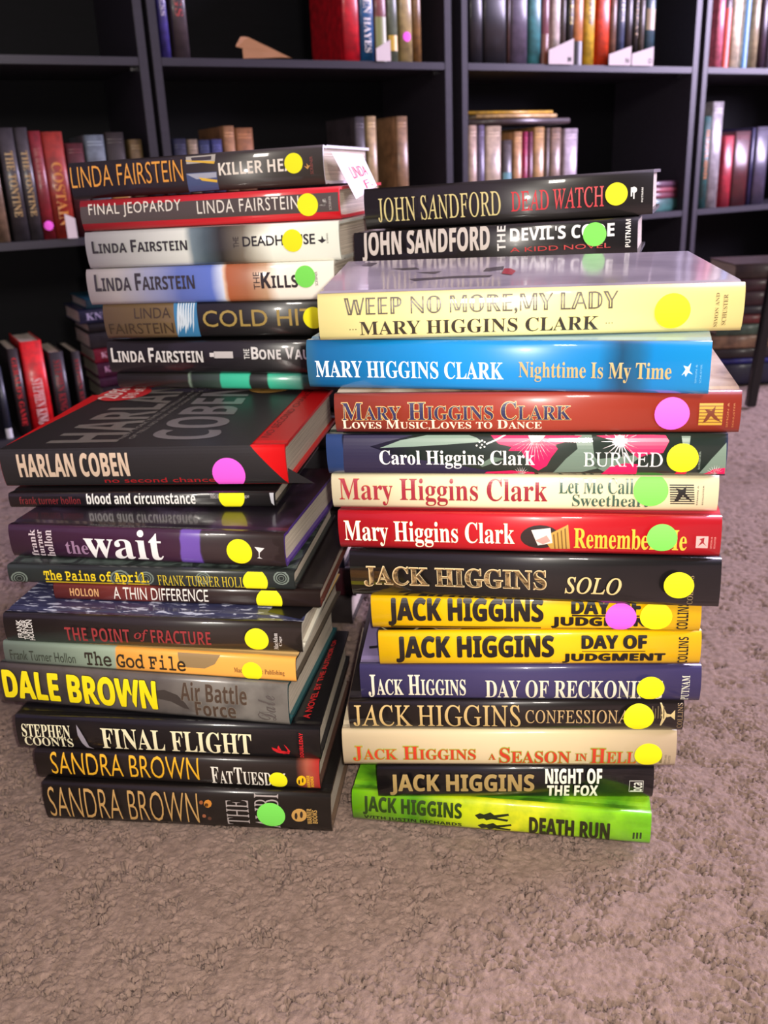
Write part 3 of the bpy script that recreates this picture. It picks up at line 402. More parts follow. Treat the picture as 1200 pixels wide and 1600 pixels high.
{'stack':'R','c':[0.0857,0.5494,0.2811],'rot':[-0.2059,0.0111,-0.0158],'L':0.2466,'T':0.0261,'label':'dark green hardcover with magenta flowers and white lettering','items':[{'k':'p','pts':[(0.1442,0.6865),(0.1985,0.8729),(0.2684,0.988),(0.3697,0.9999),(0.3943,0.9331),(0.4104,0.8341),(0.3183,0.7696),(0.2323,0.7202)],'c':(118,140,125),'p':'cover_art','l':0},{'k':'p','pts':[(0.0477,0.9979),(0.1642,0.9926),(0.234,0.9895),(0.1631,0.8399),(0.1177,0.721),(0.1958,0.4649),(0.3328,0.2672),(0.4325,0.0899),(0.4239,-0.0112),(0.1568,-0.0377),(0.0423,-0.0491)],'c':(33,30,58),'p':'cover_art','l':0},{'k':'p','pts':[(0.3999,0.2544),(0.4338,0.4718),(0.4664,0.4234),(0.4081,0.2049)],'c':(100,120,105),'p':'cover_art','l':0},{'k':'p','pts':[(0.5859,0.0539),(0.6177,0.4289),(0.6458,0.6696),(0.6383,0.9872),(0.6795,0.9852),(0.6871,0.4792),(0.7099,0.2253),(0.6563,0.0766)],'c':(105,125,110),'p':'cover_art','l':0},{'k':'p','pts':[(0.6641,0.3826),(0.7475,0.481),(0.8067,0.5452),(0.7627,0.1972),(0.71,0.0974)],'c':(105,125,110),'p':'cover_art','l':0},{'k':'p','pts':[(0.9379,0.0554),(0.9647,0.4416),(0.9966,0.8203),(0.9998,0.0461)],'c':(110,130,115),'p':'cover_art','l':0},{'k':'p','pts':[(0.8925,0.96),(0.9138,0.959),(0.9104,0.6698),(0.8976,0.6697)],'c':(110,130,115),'p':'cover_art','l':0},{'k':'p','pts':[(0.4307,0.9807),(0.4512,0.7841),(0.4834,0.7185),(0.4751,0.6205),(0.5073,0.6208),(0.5197,0.4254),(0.5274,0.2622),(0.5495,0.1162),(0.5704,0.2485),(0.5817,0.46),(0.5977,0.6696),(0.59,0.7659),(0.6134,0.8293),(0.6459,0.8286),(0.6459,0.9236),(0.6567,0.9706)],'c':(225,15,85),'p':'cover_art','l':1},{'k':'p','pts':[(0.6901,0.969),(0.7097,0.9212),(0.7472,0.8262),(0.7697,0.6228),(0.7921,0.451),(0.8141,0.5453),(0.8504,0.577),(0.8642,0.8541),(0.8553,0.9769),(0.7841,0.9958)],'c':(225,15,85),'p':'cover_art','l':1},{'k':'p','pts':[(0.7024,0.0004),(0.7251,0.2264),(0.7626,0.3238),(0.7923,0.2939),(0.7897,0.0252)],'c':(225,15,85),'p':'cover_art','l':1},{'k':'p','pts':[(0.4072,-0.0296),(0.4192,0.0721),(0.4817,0.1107),(0.5382,0.066),(0.5428,-0.0158)],'c':(225,15,85),'p':'cover_art','l':1},{'k':'p','pts':[(0.9493,0.041),(0.9727,0.1818),(0.9977,0.2143),(0.9984,0.0459)],'c':(225,15,85),'p':'cover_art','l':1},{'k':'p','pts':[(0.8806,0.0342),(0.8876,0.1441),(0.912,0.1461),(0.9066,0.0368)],'c':(225,15,60),'p':'cover_art','l':1},{'k':'p','pts':[(0.5413,0.9439),(0.5419,0.9755),(0.6001,0.852)],'c':(240,225,225),'p':'cover_art','l':1},{'k':'p','pts':[(0.541,0.9447),(0.5422,0.9746),(0.5968,0.7356)],'c':(240,225,225),'p':'cover_art','l':1},{'k':'p','pts':[(0.5407,0.9462),(0.5425,0.9731),(0.5913,0.6276)],'c':(240,225,225),'p':'cover_art','l':1},{'k':'p','pts':[(0.5404,0.9482),(0.5427,0.9711),(0.5837,0.5322)],'c':(240,225,225),'p':'cover_art','l':1},{'k':'p','pts':[(0.5402,0.9507),(0.5429,0.9686),(0.5745,0.4533)],'c':(240,225,225),'p':'cover_art','l':1},{'k':'p','pts':[(0.5401,0.9535),(0.543,0.9658),(0.5639,0.3943)],'c':(240,225,225),'p':'cover_art','l':1},{'k':'p','pts':[(0.54,0.9565),(0.5431,0.9628),(0.5523,0.3575)],'c':(240,225,225),'p':'cover_art','l':1},{'k':'p','pts':[(0.54,0.9597),(0.5432,0.9596),(0.5403,0.3446)],'c':(240,225,225),'p':'cover_art','l':1},{'k':'p','pts':[(0.54,0.9629),(0.5431,0.9564),(0.5283,0.3564)],'c':(240,225,225),'p':'cover_art','l':1},{'k':'p','pts':[(0.5401,0.966),(0.543,0.9534),(0.5168,0.3923)],'c':(240,225,225),'p':'cover_art','l':1},{'k':'p','pts':[(0.5403,0.9688),(0.5429,0.9506),(0.5063,0.4511)],'c':(240,225,225),'p':'cover_art','l':1},{'k':'p','pts':[(0.5405,0.9712),(0.5427,0.9481),(0.4971,0.5304)],'c':(240,225,225),'p':'cover_art','l':1},{'k':'p','pts':[(0.5407,0.9732),(0.5424,0.9461),(0.4898,0.6269)],'c':(240,225,225),'p':'cover_art','l':1},{'k':'p','pts':[(0.541,0.9746),(0.5421,0.9447),(0.4845,0.7367)],'c':(240,225,225),'p':'cover_art','l':1},{'k':'p','pts':[(0.5242,0.9765),(0.5668,0.9746),(0.5508,0.8308),(0.5318,0.8312)],'c':(250,240,240),'p':'cover_art','l':2},{'k':'p','pts':[(0.7502,0.823),(0.7502,0.8605),(0.7975,0.8405)],'c':(240,225,225),'p':'cover_art','l':1},{'k':'p','pts':[(0.7496,0.8241),(0.7508,0.8593),(0.7949,0.6706)],'c':(240,225,225),'p':'cover_art','l':1},{'k':'p','pts':[(0.7491,0.8274),(0.7513,0.856),(0.7869,0.5202)],'c':(240,225,225),'p':'cover_art','l':1},{'k':'p','pts':[(0.7487,0.8324),(0.7517,0.8511),(0.7744,0.4077)],'c':(240,225,225),'p':'cover_art','l':1},{'k':'p','pts':[(0.7484,0.8385),(0.752,0.8449),(0.7589,0.3471)],'c':(240,225,225),'p':'cover_art','l':1},{'k':'p','pts':[(0.7484,0.845),(0.752,0.8384),(0.7423,0.3463)],'c':(240,225,225),'p':'cover_art','l':1},{'k':'p','pts':[(0.7486,0.8511),(0.7518,0.8323),(0.7265,0.4058)],'c':(240,225,225),'p':'cover_art','l':1},{'k':'p','pts':[(0.749,0.8561),(0.7514,0.8274),(0.7136,0.5185)],'c':(240,225,225),'p':'cover_art','l':1},{'k':'p','pts':[(0.7496,0.8593),(0.7508,0.8241),(0.7052,0.6705)],'c':(240,225,225),'p':'cover_art','l':1},{'k':'p','pts':[(0.7502,0.8605),(0.7502,0.823),(0.7022,0.843)],'c':(240,225,225),'p':'cover_art','l':1},{'k':'p','pts':[(0.7508,0.8593),(0.7496,0.8241),(0.7051,1.0145)],'c':(240,225,225),'p':'cover_art','l':1},{'k':'p','pts':[(0.7513,0.856),(0.7491,0.8274),(0.7134,1.164)],'c':(240,225,225),'p':'cover_art','l':1},{'k':'p','pts':[(0.7517,0.8511),(0.7487,0.8324),(0.7261,1.2738)],'c':(240,225,225),'p':'cover_art','l':1},{'k':'p','pts':[(0.752,0.8449),(0.7484,0.8385),(0.7416,1.3311)],'c':(240,225,225),'p':'cover_art','l':1},{'k':'p','pts':[(0.752,0.8384),(0.7484,0.845),(0.758,1.3294)],'c':(240,225,225),'p':'cover_art','l':1},{'k':'p','pts':[(0.7518,0.8323),(0.7486,0.8511),(0.7734,1.2695)],'c':(240,225,225),'p':'cover_art','l':1},{'k':'p','pts':[(0.7514,0.8274),(0.749,0.8561),(0.7861,1.1586)],'c':(240,225,225),'p':'cover_art','l':1},{'k':'p','pts':[(0.7508,0.8241),(0.7496,0.8593),(0.7944,1.0098)],'c':(240,225,225),'p':'cover_art','l':1},{'k':'p','pts':[(0.7603,0.857),(0.7659,0.8107),(0.7578,0.7985),(0.7589,0.7359),(0.7513,0.7623),(0.7473,0.7073),(0.7432,0.7624),(0.7357,0.7361),(0.7366,0.7989),(0.7285,0.8115),(0.7341,0.8578),(0.7284,0.9043),(0.7366,0.9165),(0.7356,0.979),(0.7431,0.9525),(0.7471,1.0069),(0.7512,0.9521),(0.7586,0.9779),(0.7577,0.9157),(0.7658,0.903)],'c':(250,240,240),'p':'cover_art','l':2},{'k':'p','pts':[(0.9762,0.0558),(0.9759,0.0315),(0.9537,0.0844)],'c':(240,225,225),'p':'cover_art','l':1},{'k':'p','pts':[(0.9765,0.0546),(0.9756,0.0327),(0.9557,0.1567)],'c':(240,225,225),'p':'cover_art','l':1},{'k':'p','pts':[(0.9768,0.0524),(0.9753,0.035),(0.9597,0.2181)],'c':(240,225,225),'p':'cover_art','l':1},{'k':'p','pts':[(0.977,0.0493),(0.9751,0.0381),(0.9652,0.2626)],'c':(240,225,225),'p':'cover_art','l':1},{'k':'p','pts':[(0.9772,0.0457),(0.9749,0.0417),(0.9717,0.2861)],'c':(240,225,225),'p':'cover_art','l':1},{'k':'p','pts':[(0.9772,0.0419),(0.9749,0.0455),(0.9786,0.2865)],'c':(240,225,225),'p':'cover_art','l':1},{'k':'p','pts':[(0.9771,0.0383),(0.975,0.0491),(0.9852,0.2639)],'c':(240,225,225),'p':'cover_art','l':1},{'k':'p','pts':[(0.9769,0.0351),(0.9752,0.0522),(0.991,0.2203)],'c':(240,225,225),'p':'cover_art','l':1},{'k':'p','pts':[(0.9766,0.0328),(0.9755,0.0545),(0.9954,0.1599)],'c':(240,225,225),'p':'cover_art','l':1},{'k':'p','pts':[(0.5061,0.01),(0.5055,-0.0161),(0.4835,0.0351)],'c':(240,225,225),'p':'cover_art','l':1},{'k':'p','pts':[(0.5064,0.0087),(0.5052,-0.0148),(0.486,0.1031)],'c':(240,225,225),'p':'cover_art','l':1},{'k':'p','pts':[(0.5067,0.0063),(0.5049,-0.0124),(0.4903,0.1609)],'c':(240,225,225),'p':'cover_art','l':1},{'k':'p','pts':[(0.507,0.003),(0.5046,-0.0091),(0.4962,0.2028)],'c':(240,225,225),'p':'cover_art','l':1},{'k':'p','pts':[(0.5071,-0.0009),(0.5045,-0.0052),(0.5029,0.225)],'c':(240,225,225),'p':'cover_art','l':1},{'k':'p','pts':[(0.5071,-0.005),(0.5045,-0.0011),(0.5099,0.2255)],'c':(240,225,225),'p':'cover_art','l':1},{'k':'p','pts':[(0.5069,-0.0089),(0.5047,0.0028),(0.5164,0.2042)],'c':(240,225,225),'p':'cover_art','l':1},{'k':'p','pts':[(0.5067,-0.0122),(0.5049,0.0061),(0.522,0.1632)],'c':(240,225,225),'p':'cover_art','l':1},{'k':'p','pts':[(0.5064,-0.0147),(0.5052,0.0086),(0.526,0.1065)],'c':(240,225,225),'p':'cover_art','l':1},{'k':'p','pts':[(0.4048,0.8342),(0.4034,0.8143),(0.4008,0.8144),(0.3996,0.8343),(0.401,0.8542),(0.4036,0.8542)],'c':(235,235,225),'p':'cover_art','l':2},{'k':'p','pts':[(0.4112,0.7683),(0.4098,0.7484),(0.4071,0.7484),(0.4059,0.7684),(0.4073,0.7883),(0.4099,0.7883)],'c':(235,235,225),'p':'cover_art','l':2},{'k':'p','pts':[(0.418,0.8339),(0.4166,0.8141),(0.414,0.8141),(0.4127,0.834),(0.4141,0.8539),(0.4168,0.8538)],'c':(235,235,225),'p':'cover_art','l':2},{'k':'p','pts':[(0.3979,0.752),(0.3965,0.7321),(0.3939,0.7321),(0.3926,0.7521),(0.394,0.7721),(0.3967,0.772)],'c':(235,235,225),'p':'cover_art','l':2},{'k':'p','pts':[(0.4076,0.7025),(0.4062,0.6825),(0.4036,0.6825),(0.4023,0.7025),(0.4037,0.7225),(0.4064,0.7225)],'c':(235,235,225),'p':'cover_art','l':2},{'k':'p','pts':[(0.4176,0.7189),(0.4162,0.699),(0.4136,0.699),(0.4123,0.719),(0.4137,0.7389),(0.4163,0.7389)],'c':(235,235,225),'p':'cover_art','l':2},{'k':'p','pts':[(0.4116,0.8669),(0.4102,0.847),(0.4075,0.8471),(0.4063,0.867),(0.4077,0.8869),(0.4103,0.8868)],'c':(235,235,225),'p':'cover_art','l':2},{'k':'p','pts':[(0.4185,0.8011),(0.4434,0.8986),(0.4764,1.0596),(0.4779,1.0271),(0.445,0.8659),(0.4201,0.7682)],'c':(225,225,215),'p':'cover_art','l':2},{'k':'t','s':'Carol Higgins Clark','st':'rom','b':[0.1419,0.1648,0.5409,0.6348],'c':(235,235,230),'off':-0.01},{'k':'t','s':'BURNED','st':'rom','b':[0.6609,0.2359,0.8505,0.5915],'c':(240,240,235),'off':-0.012},{'k':'s','u':0.8968,'v':0.4545,'r':0.0092,'c':'ylw'},{'k':'t','s':'SCRIBNER','st':'sans','b':[0.9346,0.1789,0.9388,0.6241],'c':(140,155,140),'rot':90,'p':'publisher_mark'}],'spine':[(0,(45,75,130)),(0.0433,(45,75,130)),(0.0451,(32,30,58)),(0.1606,(32,30,58)),(0.2309,(45,62,52)),(0.9896,(52,68,58)),(1,(38,50,100))],'top':(60,75,70),'edge':(38,50,100),'gloss':0.08},
{'stack':'R','c':[0.0918,0.5482,0.3087],'rot':[-0.2021,0.0162,-0.0115],'L':0.245,'T':0.0249,'label':'brick red hardcover with navy and white lettering and a pink dot','items':[{'k':'t','s':'Mary Higgins Clark','st':'sc','b':[0.02,0.338,0.6019,0.799],'c':(35,35,75),'out':(215,180,110),'oo':0.022},{'k':'t','s':'Loves Music,Loves to Dance','st':'sc','b':[0.0187,0.08,0.5309,0.3451],'c':(235,215,190),'off':-0.008},{'k':'s','u':0.8415,'v':0.4854,'r':0.01,'c':'pnk'},{'k':'p','pts':[(0.9045,0.1943),(0.9587,0.1943),(0.9587,0.7354),(0.9045,0.7354)],'c':(190,150,50),'p':'publisher_mark','l':0},{'k':'p','pts':[(0.9025,0.6588),(0.959,0.6588),(0.959,0.6785),(0.9025,0.6785)],'c':(120,60,30),'p':'publisher_mark','l':1},{'k':'p','pts':[(0.9028,0.5792),(0.9594,0.5792),(0.9594,0.5992),(0.9028,0.5992)],'c':(120,60,30),'p':'publisher_mark','l':1},{'k':'p','pts':[(0.9032,0.4994),(0.9598,0.4994),(0.9598,0.5198),(0.9032,0.5198)],'c':(120,60,30),'p':'publisher_mark','l':1},{'k':'p','pts':[(0.9035,0.4194),(0.9603,0.4194),(0.9603,0.4401),(0.9035,0.4401)],'c':(120,60,30),'p':'publisher_mark','l':1},{'k':'p','pts':[(0.9039,0.3392),(0.9607,0.3392),(0.9607,0.3603),(0.9039,0.3603)],'c':(120,60,30),'p':'publisher_mark','l':1},{'k':'p','pts':[(0.9042,0.2587),(0.9611,0.2587),(0.9611,0.2802),(0.9042,0.2802)],'c':(120,60,30),'p':'publisher_mark','l':1},{'k':'p','pts':[(0.9133,0.2425),(0.9241,0.4987),(0.9162,0.5946),(0.9328,0.5621),(0.9412,0.6729),(0.9392,0.4822),(0.9567,0.2739),(0.9414,0.3383),(0.9319,0.4346),(0.9236,0.3066)],'c':(110,50,25),'p':'publisher_mark','l':2},{'k':'t','s':'SIMON &','st':'sans','b':[0.9678,0.1452,0.972,0.7505],'c':(175,110,60),'rot':90,'p':'publisher_mark'},{'k':'t','s':'SCHUSTER','st':'sans','b':[0.9813,0.1451,0.9853,0.7499],'c':(175,110,60),'rot':90,'p':'publisher_mark'}],'spine':[(0,(150,60,42)),(0.2913,(152,55,38)),(1,(140,45,28))],'top':'tan','edge':(140,50,35),'W':0.16},
{'stack':'R','c':[0.0729,0.5535,0.3346],'rot':[-0.2797,0.0245,-0.0035],'L':0.2445,'T':0.0304,'label':'bright blue hardcover with white and tan lettering,second from top of the right stack','items':[{'k':'t','s':'MARY HIGGINS CLARK','st':'bser','b':[0.0237,0.2389,0.5155,0.5943],'c':(240,245,250),'off':-0.012},{'k':'t','s':'Nighttime Is My Time','st':'rom','b':[0.5531,0.2033,0.9132,0.6118],'c':(185,160,105),'off':-0.008},{'k':'p','pts':[(0.9361,0.366),(0.9447,0.488),(0.9389,0.5597),(0.9497,0.5366),(0.9558,0.609),(0.9529,0.4647),(0.9613,0.3933),(0.9504,0.4283),(0.9457,0.343),(0.9425,0.4153)],'c':(215,235,245),'p':'publisher_mark','l':0},{'k':'t','s':'SIMON &','st':'sans','b':[0.9665,0.2247,0.9705,0.5862],'c':(110,170,205),'rot':90,'p':'publisher_mark'},{'k':'t','s':'SCHUSTER','st':'sans','b':[0.9771,0.2263,0.9811,0.587],'c':(110,170,205),'rot':90,'p':'publisher_mark'}],'spine':[(0,(60,130,165)),(0.0361,(10,125,190)),(0.3944,(12,135,205)),(0.738,(10,120,185)),(0.7984,(20,70,105)),(0.8379,(25,95,140)),(0.8725,(12,125,195)),(1,(20,140,205))],'top':(150,185,205),'edge':(15,110,170),'gloss':0.07},
{'stack':'R','c':[0.0906,0.5588,0.3666],'rot':[-0.1029,0.0328,0.0013],'L':0.2524,'T':0.0279,'label':'pale yellow hardcover with black lettering and a grey cover,top of the right stack','items':[{'k':'t','s':'WEEP NO MORE,MY LADY','st':'dbl','b':[0.0652,0.4991,0.7112,0.9135],'c':(62,50,28),'off':0.008},{'k':'t','s':'MARY HIGGINS CLARK','st':'bser','b':[0.0996,0.0951,0.6703,0.4055],'c':(45,38,28),'off':-0.008},{'k':'p','pts':[(0.0773,0.2263),(0.0765,0.2142),(0.0749,0.2145),(0.0742,0.227),(0.0751,0.2391),(0.0767,0.2387)],'c':(70,60,40),'p':'spine_lettering','l':0},{'k':'p','pts':[(0.6888,0.2333),(0.6881,0.2215),(0.6866,0.2218),(0.6858,0.234),(0.6865,0.2458),(0.688,0.2455)],'c':(70,60,40),'p':'spine_lettering','l':0},{'k':'p','pts':[(0.0844,0.2276),(0.0835,0.2155),(0.082,0.2158),(0.0813,0.2283),(0.0821,0.2404),(0.0837,0.24)],'c':(70,60,40),'p':'spine_lettering','l':0},{'k':'p','pts':[(0.6955,0.2346),(0.6948,0.2228),(0.6933,0.2231),(0.6925,0.2353),(0.6932,0.2471),(0.6947,0.2468)],'c':(70,60,40),'p':'spine_lettering','l':0},{'k':'p','pts':[(0.0914,0.2289),(0.0906,0.2168),(0.089,0.2172),(0.0883,0.2296),(0.0892,0.2417),(0.0907,0.2414)],'c':(70,60,40),'p':'spine_lettering','l':0},{'k':'p','pts':[(0.7023,0.2359),(0.7016,0.2241),(0.7001,0.2244),(0.6993,0.2366),(0.7,0.2484),(0.7015,0.2481)],'c':(70,60,40),'p':'spine_lettering','l':0},{'k':'s','u':0.8374,'v':0.4609,'r':0.0104,'c':'ylw'},{'k':'t','s':'SIMON AND','st':'bser','b':[0.9344,0.0968,0.9426,0.8143],'c':(105,88,50),'rot':90,'off':-0.02,'p':'publisher_mark'},{'k':'t','s':'SCHUSTER','st':'bser','b':[0.9517,0.1343,0.9617,0.783],'c':(105,88,50),'rot':90,'off':-0.02,'p':'publisher_mark'},{'k':'q','pts':[(0.052,0.1282),(0.0593,0.1422),(0.0945,0.1401),(0.0822,0.123)],'c':(70,62,75),'p':'cover_picture','l':0},{'k':'q','pts':[(0.1471,0.1057),(0.215,0.1085),(0.2279,0.0979),(0.1818,0.0972)],'c':(70,62,75),'p':'cover_picture','l':0},{'k':'q','pts':[(0.2206,0.0823),(0.2897,0.0848),(0.274,0.0733)],'c':(70,62,75),'p':'cover_picture','l':0},{'k':'q','pts':[(0.2103,0.053),(0.3426,0.0607),(0.4257,0.0593),(0.4168,0.0511),(0.3101,0.0508),(0.2257,0.0438)],'c':(70,62,75),'p':'cover_picture','l':0},{'k':'q','pts':[(0.4018,0.0787),(0.4113,0.094),(0.4609,0.1011),(0.4554,0.0851),(0.4188,0.0777)],'c':(70,62,75),'p':'cover_picture','l':0},{'k':'q','pts':[(0.4494,0.0639),(0.4592,0.0881),(0.4763,0.0871),(0.4877,0.074),(0.4747,0.0567)],'c':(170,40,60),'p':'cover_picture','l':1}],'spine':[(0,(240,228,152)),(0.3125,(245,232,160)),(1,(232,215,135))],'top':'grey','edge':(225,210,130),'W':0.155,'gloss':0.08},  # dark and red shapes on the grey cover: painted reflections of the book behind
{'stack':'S','c':[0.0948,0.7675,0.3877],'rot':[-0.3139,-0.0029,-0.0318],'L':0.2298,'T':0.0316,'label':'black hardcover with silver and white lettering and a green dot,behind the grey cover','items':[{'k':'t','s':'JOHN SANDFORD','st':'bold','b':[0.0317,0.2586,0.5013,0.9945],'c':(200,190,180),'off':0.02},{'k':'t','s':'THE','st':'bold','b':[0.5281,0.3714,0.5573,0.9718],'c':(225,220,215),'rot':90},{'k':'t','s':"DEVIL'S CODE",'st':'bold','b':[0.5738,0.59,0.9245,0.8982],'c':(230,230,228),'off':0.01},{'k':'t','s':'A KIDD NOVEL','st':'sans','b':[0.573,0.3229,0.9129,0.4363],'c':(190,45,45)},{'k':'t','s':'PUTNAM','st':'bold','b':[0.9609,0.3136,0.9777,0.9651],'c':(210,210,205),'rot':90,'p':'publisher_mark'},{'k':'s','u':0.8602,'v':0.6532,'r':0.0089,'c':'grn'}],'spine':[(0,(40,34,32)),(1,(32,28,28))],'top':(30,27,27),'edge':(28,25,25),'W':0.145},
{'stack':'S','c':[0.1056,0.7759,0.4208],'rot':[-0.3238,-0.0084,-0.0291],'L':0.2327,'T':0.0326,'label':'black hardcover with gold and red lettering,top of the back right stack','items':[{'k':'t','s':'JOHN SANDFORD','st':'rom','b':[0.0519,0.1646,0.4966,0.7512],'c':(210,195,130),'off':-0.002},{'k':'t','s':'DEAD WATCH','st':'rom','b':[0.5331,0.2394,0.8429,0.7032],'c':(200,25,35),'off':0.004},{'k':'s','u':0.884,'v':0.5008,'r':0.0084,'c':'ylw'},{'k':'p','pts':[(0.9494,0.5669),(0.9483,0.5332),(0.945,0.5097),(0.9404,0.5026),(0.9357,0.514),(0.9322,0.5407),(0.9308,0.5757),(0.9319,0.6094),(0.9351,0.6329),(0.9398,0.6398),(0.9444,0.6284),(0.948,0.6017)],'c':(225,225,220),'p':'publisher_mark','l':0},{'k':'p','pts':[(0.9296,0.4251),(0.9342,0.4251),(0.9342,0.6288),(0.9296,0.6288)],'c':(225,225,220),'p':'publisher_mark','l':1},{'k':'p','pts':[(0.9374,0.3668),(0.9417,0.3668),(0.9417,0.6252),(0.9374,0.6252)],'c':(225,225,220),'p':'publisher_mark','l':1},{'k':'t','s':'PUTNAM','st':'bold','b':[0.9637,0.2871,0.9694,0.6117],'c':(215,215,210),'rot':90,'p':'publisher_mark'}],'spine':[(0,(45,38,36)),(1,(50,44,42))],'top':(110,102,110),'edge':(40,36,36),'W':0.145,'gloss':0.08},
{'stack':'F','c':[-0.1413,0.8553,0.2918],'rot':[-0.34,0.0035,-0.0226],'L':0.2546,'T':0.0303,'label':'black hardcover with white lettering,lowest fully seen book of the back left stack','items':[{'k':'t','s':'Linda Fairstein','st':'ssc','b':[0.018,0.3449,0.4135,0.7944],'c':(225,222,215),'off':0.004},{'k':'p','pts':[(0.4591,0.4745),(0.5368,0.4745),(0.5368,0.6786),(0.4591,0.6786)],'c':(205,200,195),'p':'cover_picture','l':0},{'k':'p','pts':[(0.4411,0.5157),(0.4622,0.5157),(0.4622,0.6394),(0.4411,0.6394)],'c':(225,220,215),'p':'cover_picture','l':0},{'k':'t','s':'THE','st':'bold','b':[0.5821,0.4553,0.6051,0.757],'c':(220,220,212),'rot':90},{'k':'t','s':'Bone Vault','st':'ssc','b':[0.6122,0.4453,0.8909,0.8139],'c':(228,226,220),'off':0.006}],'spine':[(0,(38,34,36))],'top':(30,28,30),'edge':(30,28,30),'gloss':0.1},
{'stack':'F','c':[-0.1402,0.8578,0.3253],'rot':[-0.302,0.0026,-0.0215],'L':0.2496,'T':0.0319,'label':'black and tan hardcover with gold lettering and an icy picture band','items':[{'k':'t','s':'LINDA','st':'sans','b':[0.1366,0.5807,0.2904,0.8823],'c':(60,45,28)},{'k':'t','s':'FAIRSTEIN','st':'sans','b':[0.0188,0.1267,0.2956,0.4448],'c':(60,45,28)},{'k':'p','pts':[(0.304,0.0143),(0.4001,0.0143),(0.4001,1.002),(0.304,1.002)],'c':(60,130,175),'p':'cover_picture','l':0},{'k':'p','pts':[(0.3222,0.998),(0.3276,0.9969),(0.3294,0.5052),(0.3072,0.0521)],'c':(215,230,238),'p':'cover_picture','l':1},{'k':'p','pts':[(0.333,0.9959),(0.3384,0.9949),(0.3378,0.4474),(0.3193,0.1461)],'c':(215,230,238),'p':'cover_picture','l':1},{'k':'p','pts':[(0.3437,0.9939),(0.3491,0.9929),(0.3462,0.3895),(0.3313,0.2398)],'c':(215,230,238),'p':'cover_picture','l':1},{'k':'p','pts':[(0.3545,0.9919),(0.3598,0.9909),(0.3547,0.3318),(0.3402,0.0872)],'c':(215,230,238),'p':'cover_picture','l':1},{'k':'p','pts':[(0.3652,0.9899),(0.3706,0.9889),(0.3657,0.4815),(0.3522,0.1808)],'c':(215,230,238),'p':'cover_picture','l':1},{'k':'p','pts':[(0.3759,0.9878),(0.3812,0.9868),(0.3741,0.4238),(0.3641,0.274)],'c':(215,230,238),'p':'cover_picture','l':1},{'k':'p','pts':[(0.3866,0.9858),(0.3919,0.9848),(0.3825,0.3662),(0.373,0.122)],'c':(215,230,238),'p':'cover_picture','l':1},{'k':'t','s':'COLD HIT','st':'sans','b':[0.4228,0.2975,0.8648,0.7657],'c':(170,145,75),'off':0.004},{'k':'s','u':0.86,'v':0.5048,'r':0.0096,'c':'ylw'}],'spine':[(0,(150,125,82)),(0.3071,(140,116,74)),(0.3098,(30,28,26)),(0.8828,(30,28,26))],'top':(90,75,50),'edge':(60,50,35),'gloss':0.1},
{'stack':'F','c':[-0.1524,0.8603,0.3572],'rot':[-0.3037,0.0044,-0.0212],'L':0.2488,'T':0.0327,'label':'cream hardcover with blue and orange band and a green dot,back left stack','items':[{'k':'t','s':'Linda Fairstein','st':'ssc','b':[0.0358,0.3813,0.4565,0.8491],'c':(50,45,50),'off':0.008},{'k':'t','s':'THE','st':'sans','b':[0.6924,0.3157,0.7172,0.7739],'c':(50,40,38),'rot':90},{'k':'t','s':'Kills','st':'ssc','b':[0.7224,0.3398,0.8629,0.7523],'c':(45,38,38),'off':0.014},{'k':'s','u':0.8929,'v':0.6149,'r':0.0095,'c':'grn'},{'k':'t','s':'SCRIBNER','st':'sans','b':[0.9289,0.3714,0.9393,0.7373],'c':(80,75,70),'rot':90,'p':'publisher_mark'}],'spine':[(0,(250,246,232)),(0.1206,(250,246,236)),(0.2578,(190,195,225)),(0.3917,(105,125,200)),(0.5223,(95,120,205)),(0.5685,(215,225,245)),(0.5762,(235,200,170)),(0.5889,(175,95,55)),(0.6623,(165,100,65)),(0.7372,(190,150,115)),(0.7865,(248,240,224)),(0.9958,(250,244,230))],'top':(215,210,200),'edge':(225,220,205)},
{'stack':'F','c':[-0.1472,0.8589,0.3907],'rot':[-0.2961,0.0042,-0.0178],'L':0.2498,'T':0.0323,'label':'white hardcover with misty grey band and dark lettering,back left stack','items':[{'k':'t','s':'Linda Fairstein','st':'ssc','b':[0.0283,0.4102,0.4217,0.7463],'c':(40,38,38),'off':0.008},{'k':'t','s':'THE','st':'sans','b':[0.6039,0.4241,0.6254,0.7075],'c':(50,42,38),'rot':90},{'k':'t','s':'DEADHOUSE','st':'sans','b':[0.641,0.4441,0.9129,0.7015],'c':(30,28,28),'off':0.018},{'k':'s','u':0.8295,'v':0.5472,'r':0.0095,'c':'ylw'},{'k':'p','pts':[(0.9213,0.5373),(0.9354,0.5498),(0.9384,0.6474),(0.9447,0.5471),(0.9539,0.5279),(0.9371,0.4502)],'c':(40,38,36),'p':'publisher_mark','l':0},{'k':'t','s':'SCRIBNER','st':'sans','b':[0.9557,0.445,0.9618,0.7057],'c':(80,78,70),'rot':90,'p':'publisher_mark'}],'spine':[(0,(240,245,234)),(0.413,(240,245,234)),(0.4386,(120,140,148)),(0.4895,(75,92,100)),(0.5524,(60,58,54)),(0.6394,(110,100,85)),(0.6885,(185,182,165)),(0.7492,(236,238,222)),(0.9971,(238,240,226))],'top':(205,208,200),'edge':(210,212,200)},
